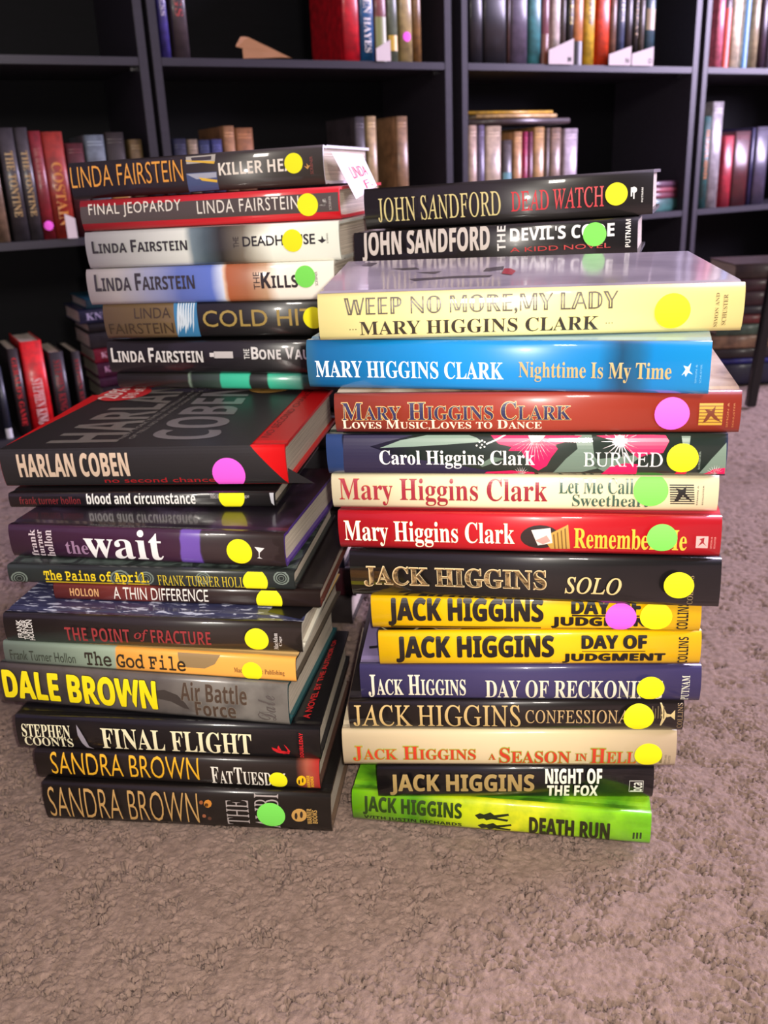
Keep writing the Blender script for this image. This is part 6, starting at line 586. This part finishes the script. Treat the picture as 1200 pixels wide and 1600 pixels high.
def pile(x0, x1, y0, y1, step):
    i0, i1, j0, j1 = int(round(x0/step)), int(round(x1/step)), int(round(y0/step)), int(round(y1/step))
    X, Y = np.meshgrid(np.arange(i0, i1+1)*step, np.arange(j0, j1+1)*step); ny, nx = X.shape
    wx = (vnoise(X, Y, .007, 1)-.5)*.008 + (vnoise(X, Y, .0025, 2)-.5)*.0025; wy = (vnoise(X, Y, .007, 3)-.5)*.008 + (vnoise(X, Y, .0025, 4)-.5)*.0025
    a1, a2, ha, ta = voro(X+wx, (Y+wy)*1.15, .0066, 5); b1, b2, hb, tb_ = voro(X+wy, Y+wx, .0034, 6)
    crack = np.clip((a2-a1)/.15, 0, 1); fine = np.clip((b2-b1)/.22, 0, 1)
    mask = np.clip((vnoise(X, Y, .012, 8)-.38)*2.8, 0, 1); mask2 = np.clip((vnoise(X, Y, .008, 9)-.45)*3, 0, 1)
    Z = -.0046 - .0065*(1-crack)*mask - .0018*(1-fine)*mask2 + .0034*ta*(.12+mask) + .0008*tb_ + .0006*(ha-.5) + .0012*(vnoise(X, Y, .045, 11)-.5) + .0009*(vnoise(X, Y, .0016, 12)-.5)
    Z = np.minimum(Z, -.0014)
    co = np.stack([X+wx*.2, Y+wy*.2, Z], -1).reshape(-1, 3)
    i = np.arange(nx*ny).reshape(ny, nx); q = np.stack([i[:-1, :-1], i[:-1, 1:], i[1:, 1:], i[1:, :-1]], -1).reshape(-1, 4)
    return co, q
def np_mesh(name, co, q, m):
    me = bpy.data.meshes.new(name); me.vertices.add(len(co)); me.vertices.foreach_set('co', co.astype(np.float32).ravel())
    me.loops.add(q.size); me.loops.foreach_set('vertex_index', q.astype(np.int32).ravel()); me.polygons.add(len(q))
    me.polygons.foreach_set('loop_start', np.arange(0, q.size, 4, dtype=np.int32)); me.polygons.foreach_set('loop_total', np.full(len(q), 4, dtype=np.int32))
    me.polygons.foreach_set('use_smooth', np.ones(len(q), dtype=bool)); me.materials.append(m); me.update(calc_edges=True); me.validate(); return me
parts = []
for y0, y1, xa, xb, st_ in ((-.6, .28, 0, 0, .005), (.28, .52, -.32, .36, .001), (.52, .72, -.40, .46, .001), (.72, 1.20, -.60, .80, .002), (1.20, 2.80, 0, 0, .005)):
    if xa: parts += [pile(-1.5, xa, y0, y1, .005), pile(xa, xb, y0, y1, st_), pile(xb, 1.9, y0, y1, .005)]
    else: parts.append(pile(-1.5, 1.9, y0, y1, .005))
off_ = np.cumsum([0]+[len(p[0]) for p in parts]); co = np.concatenate([p[0] for p in parts]); q = np.concatenate([p[1]+o_ for p, o_ in zip(parts, off_)])
# keep the part of the far field that lies in front of the back wall
sv_ = co[q[:, 0], 0]*DS.x + (co[q[:, 0], 1]-OY)*DS.y
keep = ((co[q[:, 0], 0]*DN.x + (co[q[:, 0], 1]-OY)*DN.y) > .012) & (sv_ > -2.17) & (sv_ < 2.33); q = q[keep]
cp = link_obj('carpet_pile', np_mesh('carpet_pile', co, q, CARPET)); cp['kind'] = 'stuff'; cp['label'] = 'beige pink matted carpet pile covering the floor'; cp['category'] = 'carpet'

# ---------------------------------------------------------------- bookcases
LAM = wood_mat((44, 41, 48), .40); BACK = wood_mat((15, 15, 19), .6)
TOPZ = 1.86; BD = .27
def bookcase(s0, sa, sb, s1, levels, label):
    mw = RM @ Matrix.Translation((s0, 0, 0)); root = thing('bookcase', label, 'bookcase', mw)
    link_obj('side_panel', box_mesh('side_panel', 0, sa-s0, 0, BD, -.0096, TOPZ, LAM, .0008), root)
    link_obj('side_panel', box_mesh('side_panel', sb-s0, s1-s0, 0, BD, -.0096, TOPZ, LAM, .0008), root)
    for z in levels:
        link_obj('shelf', box_mesh('shelf', sa-s0+.0003, sb-s0-.0003, .0005, BD-.005, z-.0138, z-.0001, LAM, .0006), root)
    link_obj('back_panel', box_mesh('back_panel', sa-s0+.0003, sb-s0-.0003, BD-.004, BD, -.0096, TOPZ, BACK), root)
    link_obj('top_panel', box_mesh('top_panel', -.004, s1-s0+.004, -.003, BD+.002, TOPZ+.0002, TOPZ+.016, LAM, .0008), root)
    link_obj('plinth', box_mesh('plinth', sa-s0+.0003, sb-s0-.0003, .012, .022, -.0096, .0155, LAM), root)
    # shelf pins under the shelves
    for z in levels[1:]:
        for x in (sa-s0+.004, sb-s0-.004):
            link_obj('shelf_pin', box_mesh('shelf_pin', x-.003, x+.003, .035, .043, z-.019, z-.014, mat((150, 148, 150), .3, 0, 'nickel', 1)), root)
    return root
A_, C_, E_ = LEV['a'], LEV['c'], LEV['e']; hi = [A_+.295, A_+.59, A_+.88]
bookcase(-1.09, -1.074, SS[0], SS[1], [.030, C_, A_]+hi, 'black laminate bookcase at the left edge, holding the matching grey-black pair')
bookcase(SS[2], SS[3], SS[4], SS[5], [.030, C_, A_]+hi, 'black laminate bookcase behind the gap between the stacks, second from left')
bookcase(SS[6], SS[7], SS[8], SS[9], [.030, E_, A_]+hi, 'black laminate bookcase with a long row and white cards, third from left')
bookcase(SS[10], SS[11], SS[11]+.64, SS[11]+.656, [.030, E_, A_]+hi, 'black laminate bookcase cut off by the right edge')

# ---------------------------------------------------------------- books on the shelves
def shelf_text(d, L, T, tx, c, a, b, bold=True):
    vs, fs, bb = layout(tx, 'bser', -.004)
    # spine reads from the head (x = +L/2 side) down
    x0, x1 = (a-.5)*L, (b-.5)*L
    P = [(x0+(x1-x0)*(p-bb[0])/(bb[1]-bb[0]), T*(.75-.5*(q_-bb[2])/(bb[3]-bb[2]))) for p, q_ in vs]
    d.add('spine_lettering', P, fs, INK(c, .35), .0006)
CREAM = mat((175, 160, 135), .7, 0, 'cream_paper')
def upright(B):
    T = max(B['s1']-B['s0']-.0006, .003); L = B['h']; Wd = min(B['d']+.02*R.random(), .16)
    # local x -> up, local y -> into the shelf, local z -> along the shelf
    mw = RM @ Matrix.Translation((B['s0']+.0003, -B['rec'], B['zb']+L/2)) @ Matrix(((0, 0, 1, 0), (0, 1, 0, 0), (1, 0, 0, 0), (0, 0, 0, 1)))
    # the axes above mirror: turn thickness the other way round
    mw = RM @ Matrix.Translation((B['s1']-.0003, -B['rec'], B['zb']+L/2+.0002)) @ Matrix(((0, 0, -1, 0), (0, 1, 0, 0), (1, 0, 0, 0), (0, 0, 0, 1)))
    root = thing('book', B['lab'], 'book', mw, B.get('g'))
    m = cloth_mat(B['c']); b = .0025 if T > .01 else .001
    link_obj('cover', cover_mesh(L, T, Wd, b, [m, m, m, m], min(.0022, T*.12)), root); link_obj('page_block', page_mesh(L, T, Wd, min(.0022, T*.12)), root)
    d = Decals(L, T, b)
    if B['c2']:
        a, e, c = B['c2']; d.add('spine_panel', [((a-.5)*L, 0), ((e-.5)*L, 0), ((e-.5)*L, T), ((a-.5)*L, T)], [(0, 1, 2, 3)], INK(c, .35), .0002)
    if B['tx']:
        tx, c, a, e = B['tx']; shelf_text(d, L, T, tx, c, a, e)
    else:
        # small faint title rules on cloth spines, as bands
        for a in (.93, .90):
            c = [min(255, v*1.45+18) for v in B['c']]; d.add('spine_rule', [((a-.5)*L, T*.12), ((a+.006-.5)*L, T*.12), ((a+.006-.5)*L, T*.88), ((a-.5)*L, T*.88)], [(0, 1, 2, 3)], INK(c, .35), .0003)
    if B['st']:
        a, c = B['st']; r = min(.009, T*.42); P = [((a-.5)*L+r*math.cos(2*math.pi*i/20), T/2+r*math.sin(2*math.pi*i/20)) for i in range(20)]
        d.add('dot_sticker', P, [tuple(range(20))], mat(DOT[c], .7, 0, 'fluorescent_paper'), .0009)
    d.build(root); return root
rows = {}
for B in SHELF_BOOKS: rows.setdefault((round(B['zb'], 3)), []).append(B)
for key, row in rows.items():
    row.sort(key=lambda B: B['s0'])
    for a, b in zip(row, row[1:]):
        if a['s1'] > b['s0']-.0004: mid = (a['s1']+b['s0'])/2; a['s1'] = mid-.0002; b['s0'] = mid+.0002
for B in SHELF_BOOKS: upright(B)
def lying(s0, s1, z0, z1, c, label, n, group=None, tx=None, Wd=.13, cat='book'):
    L = s1-s0; T = z1-z0-.0003
    root = thing('book', label, cat, RM @ Matrix.Translation(((s0+s1)/2, -n, z0)), group)
    m = cloth_mat(c); link_obj('cover', cover_mesh(L, T, Wd, .002, [m, m, m, m], min(.002, T*.12)), root); link_obj('page_block', page_mesh(L, T, Wd, min(.002, T*.12)), root)
    d = Decals(L, T, .002)
    if tx:
        vs, fs, bb = layout(tx[0], 'bser', -.004); k = T*.5/(bb[3]-bb[2])
        d.add('spine_lettering', [(-L/2+.012+(p-bb[0])*k*1.1, T*.25+(q_-bb[2])*k) for p, q_ in vs], fs, INK(tx[1], .35), .0006)
    d.build(root); return root
zprev = None
for k, a in enumerate(LYING):
    if a['g'] == 'hid': lying(a['s0']+.003, min(a['s1'], SS[0]-.004) if a['s0'] < SS[0] else a['s1'], a['z0'], a['z1'], a['c'], 'dark book at the foot of the bottom left shelf pile, %s' % ('lower one' if a['z0'] < .04 else 'upper one'), a['n'], 'hidden lower books of the bottom shelf pile', Wd=.14)
    elif a['s0'] < SS[0]:
        z0 = LYING[k+1]['z1']; lying(a['s0'], min(a['s1'], SS[0]-.004), z0, a['z1'], a['c'], a['lab'], a['n'], None, a['tx'], .14)
    else:
        nxt = LYING[k+1]['z1'] if k+1 < len(LYING) else None
        z0 = nxt if nxt else E_
        lying(max(a['s0'], .705), min(a['s1'], SS[8]-.004), z0, a['z1'], a['c'], a['lab'], a['n'], None, None, .13)
# books lying flat on top of the long row
rowtop = max(B['zb']+B['h'] for B in SHELF_BOOKS if abs(B['zb']-E_) < .01 and B['s0'] < .6)
f0, f1 = FLAT[0], FLAT[1]
lying(f0-.010, f1+.035, rowtop+.0006, rowtop+.013, (60, 45, 45), 'dark brown book lying directly on the upright row', -.010, Wd=.12)
lying(f0+.010, f1-.004, rowtop+.0136, rowtop+.0215, (200, 165, 110), 'cream buff book lying between the dark brown and the yellow ones', -.008, Wd=.12)
lying(f0-.008, f1-.012, rowtop+.0221, rowtop+.0285, (205, 160, 45), 'thin yellow book lying on top of the upright row', -.012, Wd=.12)

# ---------------------------------------------------------------- paper cards on the shelves
CARDM = mat((198, 186, 184), .8, 0, 'white_card')
for (s0, s1, z0, za, zb, label, tx) in CARDS:
    t_ = .0006; y = -.004
    root = thing('paper_card', label, 'card', RM @ Matrix.Translation((s0, y, z0)), None)
    v = [(0, 0, 0), (s1-s0, 0, 0), (s1-s0, 0, zb-z0), (0, 0, za-z0)]; v += [(a, b+t_, c) for a, b, c in v]
    link_obj('sheet', mesh_from('sheet', v, [(0, 1, 2, 3), (7, 6, 5, 4), (0, 4, 5, 1), (1, 5, 6, 2), (2, 6, 7, 3), (3, 7, 4, 0)], [CARDM]), root)
    v = [(s1-s0-.0006, 0, 0), (s1-s0, 0, 0), (s1-s0, .011, 0), (s1-s0-.0006, .011, 0)]; h = zb-z0; v += [(a, b, h*.96) for a, b, c in v]
    if tx:
        vs, fs, bb = layout(tx, 'sans', .02); k = .010/(bb[3]-bb[2])
        link_obj('card_lettering', mesh_from('card_lettering', [(s1-s0-.016+(p-bb[0])*k, -.0003, .005+(q_-bb[2])*k) for p, q_ in vs], fs, [mat((60, 55, 60), .8, 0, 'pen_ink')]), root)
# crumpled fold of brown paper on the upper shelf
P = [Vector((a, 0, b)) for a, b in PAPER]; zb = A_+.0004
TAN = mat((140, 98, 58), .75, 0, 'kraft_paper')
base = RM @ Matrix.Translation((P[0].x, 0, zb))
root = thing('folded_paper', 'crumpled fold of tan paper lying on the upper middle shelf', 'paper', base)
def rel(i, y, dz=0): return (P[i].x-P[0].x, y, max(P[i].z-zb+dz, 0))
def sheet(name, vs, fs, parent):
    bm = bmesh.new(); bv = [bm.verts.new(v) for v in vs]
    for f in fs: bm.faces.new([bv[i] for i in f])
    bmesh.ops.subdivide_edges(bm, edges=bm.edges[:], cuts=3, use_grid_fill=True)
    for v in bm.verts:
        n = mnoise.noise_vector(v.co*90); v.co += Vector((n.x*.0012, n.y*.002, n.z*.0012 if v.co.z > .002 else 0))
    r = bmesh.ops.solidify(bm, geom=bm.faces[:], thickness=.0006)
    me = bpy.data.meshes.new(name); bm.to_mesh(me); bm.free(); me.materials.append(TAN); link_obj(name, me, parent)
sheet('back_fold', [rel(0, .02), rel(1, .03), rel(2, .034), rel(3, .006), rel(6, .008)], [(0, 1, 2), (0, 2, 3), (0, 3, 4)], root)
sheet('front_fold', [(rel(5, .012)), rel(4, .004), rel(6, .004), rel(3, .007, .001), ((P[6].x-P[0].x+.0), .03, .0005)], [(0, 1, 2), (0, 2, 3)], root)

# ---------------------------------------------------------------- front stacks
for B in BOOKS:
    L, T = B['L'], B['T']; Wd = B.get('W', .155); g = B.get('gloss', .12)
    b = .0015 if T > .02 else .0008
    if B['stack'] in 'RSF' and T > .02: b = .002
    mw = book_matrix(B['c'], *B['rot'])
    root = thing('hardcover_book', B['label'], 'book', mw)
    sp = [tuple(x) for x in B['spine']]
    if len(sp) == 1: sp = [sp[0], (1.0, sp[0][1])]
    edge = mat(B['edge'], .5, .3, 'case_edge')
    tm = top_mat(B['top'], max(g, .1)) if isinstance(B['top'], str) else top_mat(tuple(B['top']), max(g, .1))
    bot = top_mat(tuple(B['edge']), .15)
    link_obj('cover', cover_mesh(L, T, Wd, b, [ramp_mat(sp, g, B.get('noise')), tm, bot, edge]), root)
    link_obj('page_block', page_mesh(L, T, Wd), root)
    d = Decals(L, T, b)
    if B.get('coben'):
        jk = B['jk']; BLK = mat((34, 31, 31), .5, .25, 'black_jacket', coat_rough=.3)
        xr0 = (jk[0][0]-.5)*L; xr1 = (jk[1][0]-.5)*L; d1 = jk[1][1]; xl0 = (jk[2][0]-.5)*L; xl1 = (jk[3][0]-.5)*L+.004; d3 = jk[3][1]
        # jacket over the spine, its right edge slipping diagonally off
        d.add('dust_jacket', [(-L/2+.0005, 0), (L/2, 0), (xr0, T), (-L/2+.0005, T)], [(0, 1, 2, 3)], BLK, .0004)
        P0 = d.parts['dust_jacket']; i0 = len(P0[0]); yb = min(Wd-.001, max(d1, d3))
        xR = xr0+(xr1-xr0)*yb/d1; xL = (-L/2+.0005)
        P0[0].extend([(-L/2+.0005, .0000, T+.0006), (xr0, .0000, T+.0006), (xR, yb, T+.0006), (-L/2+.016, yb, T+.0006),
                      (L/2-.0002, spine_y(.02, b)-.0004, .0005), (L/2+.021, -.0006, .0004), (xr0, spine_y(.98, b)-.0006, T*.995), (L/2+.001, -.0006, T*.42), (-L/2+.0005, -.0004, T-.0006), (xr0, -.0004, T-.0006)])
        P0[1].extend([[i0, i0+1, i0+2, i0+3], [i0+4, i0+5, i0+7], [i0+8, i0+9, i0+1, i0]]); P0[3].extend([0, 0, 0])
    dress(d, B['items'], g); d.build(root)
    top_items(root, B['items'], L, T, .2)
    if B.get('coben'):
        def disc(cu, cm, rx, ry, c, name, n=28):
            vs = [((cu-.5)*L+rx*math.cos(2*math.pi*i/n), cm+ry*math.sin(2*math.pi*i/n), T+.0013) for i in range(n)]
            link_obj(name, mesh_from(name, vs, [tuple(range(n))], [mat(c, .5, .4, name)]), root)
        def toptext(s, st, u, m, w, h, c, z, off=0):
            vs, fs, bb = layout(s, st, off)
            V = [((u-.5)*L-h*(q_-bb[2])/(bb[3]-bb[2]), m+w*(p-bb[0])/(bb[1]-bb[0]), z) for p, q_ in vs]
            link_obj('sticker_lettering', mesh_from('sticker_lettering', V, fs, [mat(c, .6, 0, 'sticker_ink')]), root)
        (u1, m1), (u2, m2), (e1, _a), (e2, _b) = B['disc']
        disc(u1, m1, .026, .026, (215, 45, 50), 'price_sticker'); toptext('20%', 'sans', u1-.004, m1-.019, .038, .019, (240, 225, 215), T+.0016, .01); toptext('$10 off', 'sans', u1+.075, m1-.018, .036, .014, (240, 225, 215), T+.0016, .005)
        disc(u2, m2, .023, .023, (165, 125, 60), 'gold_seal'); toptext('signed', 'ital', u2-.01, m2-.015, .03, .009, (90, 62, 25), T+.0016, .01); toptext('copy', 'ital', u2+.045, m2-.010, .02, .009, (90, 62, 25), T+.0016, .01)
        q4 = B['redtxt']; vs, fs, bb = layout('NO SECOND CHANCE', 'sans', 0); V = []
        for p, r_ in vs:
            a = (p-bb[0])/(bb[1]-bb[0]); c2 = (r_-bb[2])/(bb[3]-bb[2]); A, Bq, Cq, Dq = q4
            u = (A[0]*(1-a)+Bq[0]*a)*(1-c2)+(Dq[0]*(1-a)+Cq[0]*a)*c2; m_ = (A[1]*(1-a)+Bq[1]*a)*(1-c2)+(Dq[1]*(1-a)+Cq[1]*a)*c2; V.append(((u-.5)*L, m_, T+.0003))
        link_obj('cover_lettering', mesh_from('cover_lettering', V, fs, [mat((120, 15, 18), .5, .2, 'printed_ink')]), root)

# the book just under the lowest fully seen one of the back left stack, with a mint band
BB = {b['label'][:12]: b for b in BOOKS}
bone = [b for b in BOOKS if 'lowest fully seen' in b['label']][0]
def filler(c, yaw, L, T, col, label, group=None, mint=False, Wd=.155):
    root = thing('hardcover_book', label, 'book', book_matrix(c, yaw, 0, 0), group)
    if mint: m0 = ramp_mat([(0, (62, 58, 52)), (.33, (70, 66, 58)), (.335, (150, 175, 150)), (.345, (60, 75, 66)), (.47, (62, 80, 70)), (.475, (60, 195, 155)), (.60, (60, 195, 155)), (.605, (50, 55, 52)), (.68, (50, 55, 52)), (.685, (60, 195, 155)), (.80, (70, 150, 130)), (.9, (50, 52, 50)), (1, (50, 50, 50))], .2)
    else: m0 = cloth_mat(col)
    m = cloth_mat(col); link_obj('cover', cover_mesh(L, T, Wd, .002, [m0, m, m, m]), root); link_obj('page_block', page_mesh(L, T, Wd), root); return root
bc, br = bone['c'], bone['rot']
z7 = bc[2]-.0151
root = filler((bc[0]-.001, bc[1]+.002, z7-.0015), br[0], .24, .0148, (45, 42, 40), 'dark book with a mint green band, lowest visible in the back left stack', None, True)
root.matrix_world = book_matrix((bc[0]-.001, bc[1]+.002, z7-.0003), br[0], br[1], br[2])
ztop = z7-.0096; nF = 8; step = ztop/nF
ORD = ['first', 'second', 'third', 'fourth', 'fifth', 'sixth', 'seventh', 'eighth', 'ninth', 'tenth', 'eleventh', 'twelfth']
cols = [(40, 34, 34), (60, 20, 28), (25, 30, 50), (48, 44, 40), (30, 50, 46), (22, 22, 24), (70, 60, 48), (32, 30, 40)]
for i in range(nF):
    yy = bc[1]+(.092 if i == nF-1 else .066)
    filler((-.150+.006*math.sin(i*2.1), yy, i*step), math.radians(-10), .225, step-.0006, cols[i], 'dark hardcover, %s from the carpet in the hidden base of the back left stack' % ORD[i], 'hidden lower books of the back left stack', Wd=.15)
dv = [b for b in BOOKS if 'silver and white lettering' in b['label']][0]
ztop = dv['c'][2]-.0048; nS = 11; step = ztop/nS
for i in range(nS):
    filler((.114+.004*math.sin(i*1.7), .795, i*step), math.radians(-18), .205, step-.0006, cols[(i*3) % 8], 'dark hardcover, %s from the carpet in the hidden base of the back right stack' % ORD[i], 'hidden lower books of the back right stack', Wd=.14)

# ---------------------------------------------------------------- white card tucked into the top book of the back left stack
Q = [Vector(p) for p in [(-0.0325, 0.862, 0.481), (-0.0062, 0.93, 0.479), (0.0064, 0.918, 0.4508), (-0.0125, 0.8513, 0.4413)]]
root = thing('note_card', 'white card with pink handwriting hanging out of the top left book', 'card', Matrix.Translation(Q[0]))
fr = [p-Q[0] for p in Q]; nrm = (fr[1]-fr[0]).cross(fr[3]-fr[0]).normalized(); nrm = nrm if nrm.dot(Vector((0, 0, EYE))-Q[0]) > 0 else -nrm
vs = [tuple(p) for p in fr]+[tuple(p-nrm*.0005) for p in fr]
link_obj('sheet', mesh_from('sheet', vs, [(0, 1, 2, 3), (7, 6, 5, 4), (0, 4, 5, 1), (1, 5, 6, 2), (2, 6, 7, 3), (3, 7, 4, 0)], [mat((238, 232, 238), .7, 0, 'white_card')]), root)
for s, (a0, a1, b0, b1) in (('LINDA', (.28, .86, .62, .34)), ('F.', (.55, .85, .93, .72))):
    v0, fs, bb = layout(s, 'sans', .0); V = []
    for p, r_ in v0:
        a = a0+(a1-a0)*(p-bb[0])/(bb[1]-bb[0]); c2 = b0+(b1-b0)*(r_-bb[2])/(bb[3]-bb[2])
        P_ = (fr[0]*(1-a)+fr[1]*a)*(1-c2)+(fr[3]*(1-a)+fr[2]*a)*c2; V.append(tuple(P_+nrm*.0004))
    link_obj('handwriting', mesh_from('handwriting', V, fs, [mat((205, 50, 90), .6, 0, 'pink_ink')]), root)

# ---------------------------------------------------------------- pile and table leg at the right edge
zt = None
fp = sorted(FLOOR_PILE, key=lambda a: a[2])
z = 0.0
for a in fp:
    x0, x1, z0, z1, c, label = a; L = .24; T = z1-z-.0004
    root = thing('book', label, 'book', Matrix.Translation((x0+L/2, RPY, z)))
    m = cloth_mat(c); link_obj('cover', cover_mesh(L, T, .16, .002, [m, m, m, m], min(.002, T*.12)), root); link_obj('page_block', page_mesh(L, T, .16, min(.002, T*.12)), root); z = z1
a, b = Vector(LEG[0]), Vector(LEG[1]); a.z = -.001
bm = bmesh.new()
dirv = (b-a); top_ = a + dirv*3.2; w = .009
ring = []
for p in (a, top_):
    ring.append([bm.verts.new(p+Vector((sx*w, sy*w, 0))) for sx, sy in ((-1, -1), (1, -1), (1, 1), (-1, 1))])
for i in range(4): j = (i+1) % 4; bm.faces.new((ring[0][i], ring[0][j], ring[1][j], ring[1][i]))
bm.faces.new(ring[0][::-1]); bm.faces.new(ring[1])
bmesh.ops.bevel(bm, geom=bm.edges[:], offset=.002, segments=2, affect='EDGES')
for v in bm.verts: v.co -= a
me = bpy.data.meshes.new('leg'); bm.to_mesh(me); bm.free(); me.materials.append(mat((20, 19, 22), .4, .2, 'black_metal'))
tb = thing('side_table', 'black side table by the bookcase, only one slanting leg in view', 'table', Matrix.Translation(a))
link_obj('leg', me, tb)
for dx, dy in ((.42, 0), (0, -.34), (.42, -.34)):
    l2 = link_obj('leg', me, tb); l2.location = (dx, dy, 0)
    if dx: l2.scale = (-1, 1, 1)
tp = top_-a
link_obj('table_top', box_mesh('table_top', tp.x-.012, .42-tp.x+.012, -.36, .02, tp.z+.0005, tp.z+.02, mat((30, 28, 30), .4, .2, 'black_laminate_top'), .002), tb)
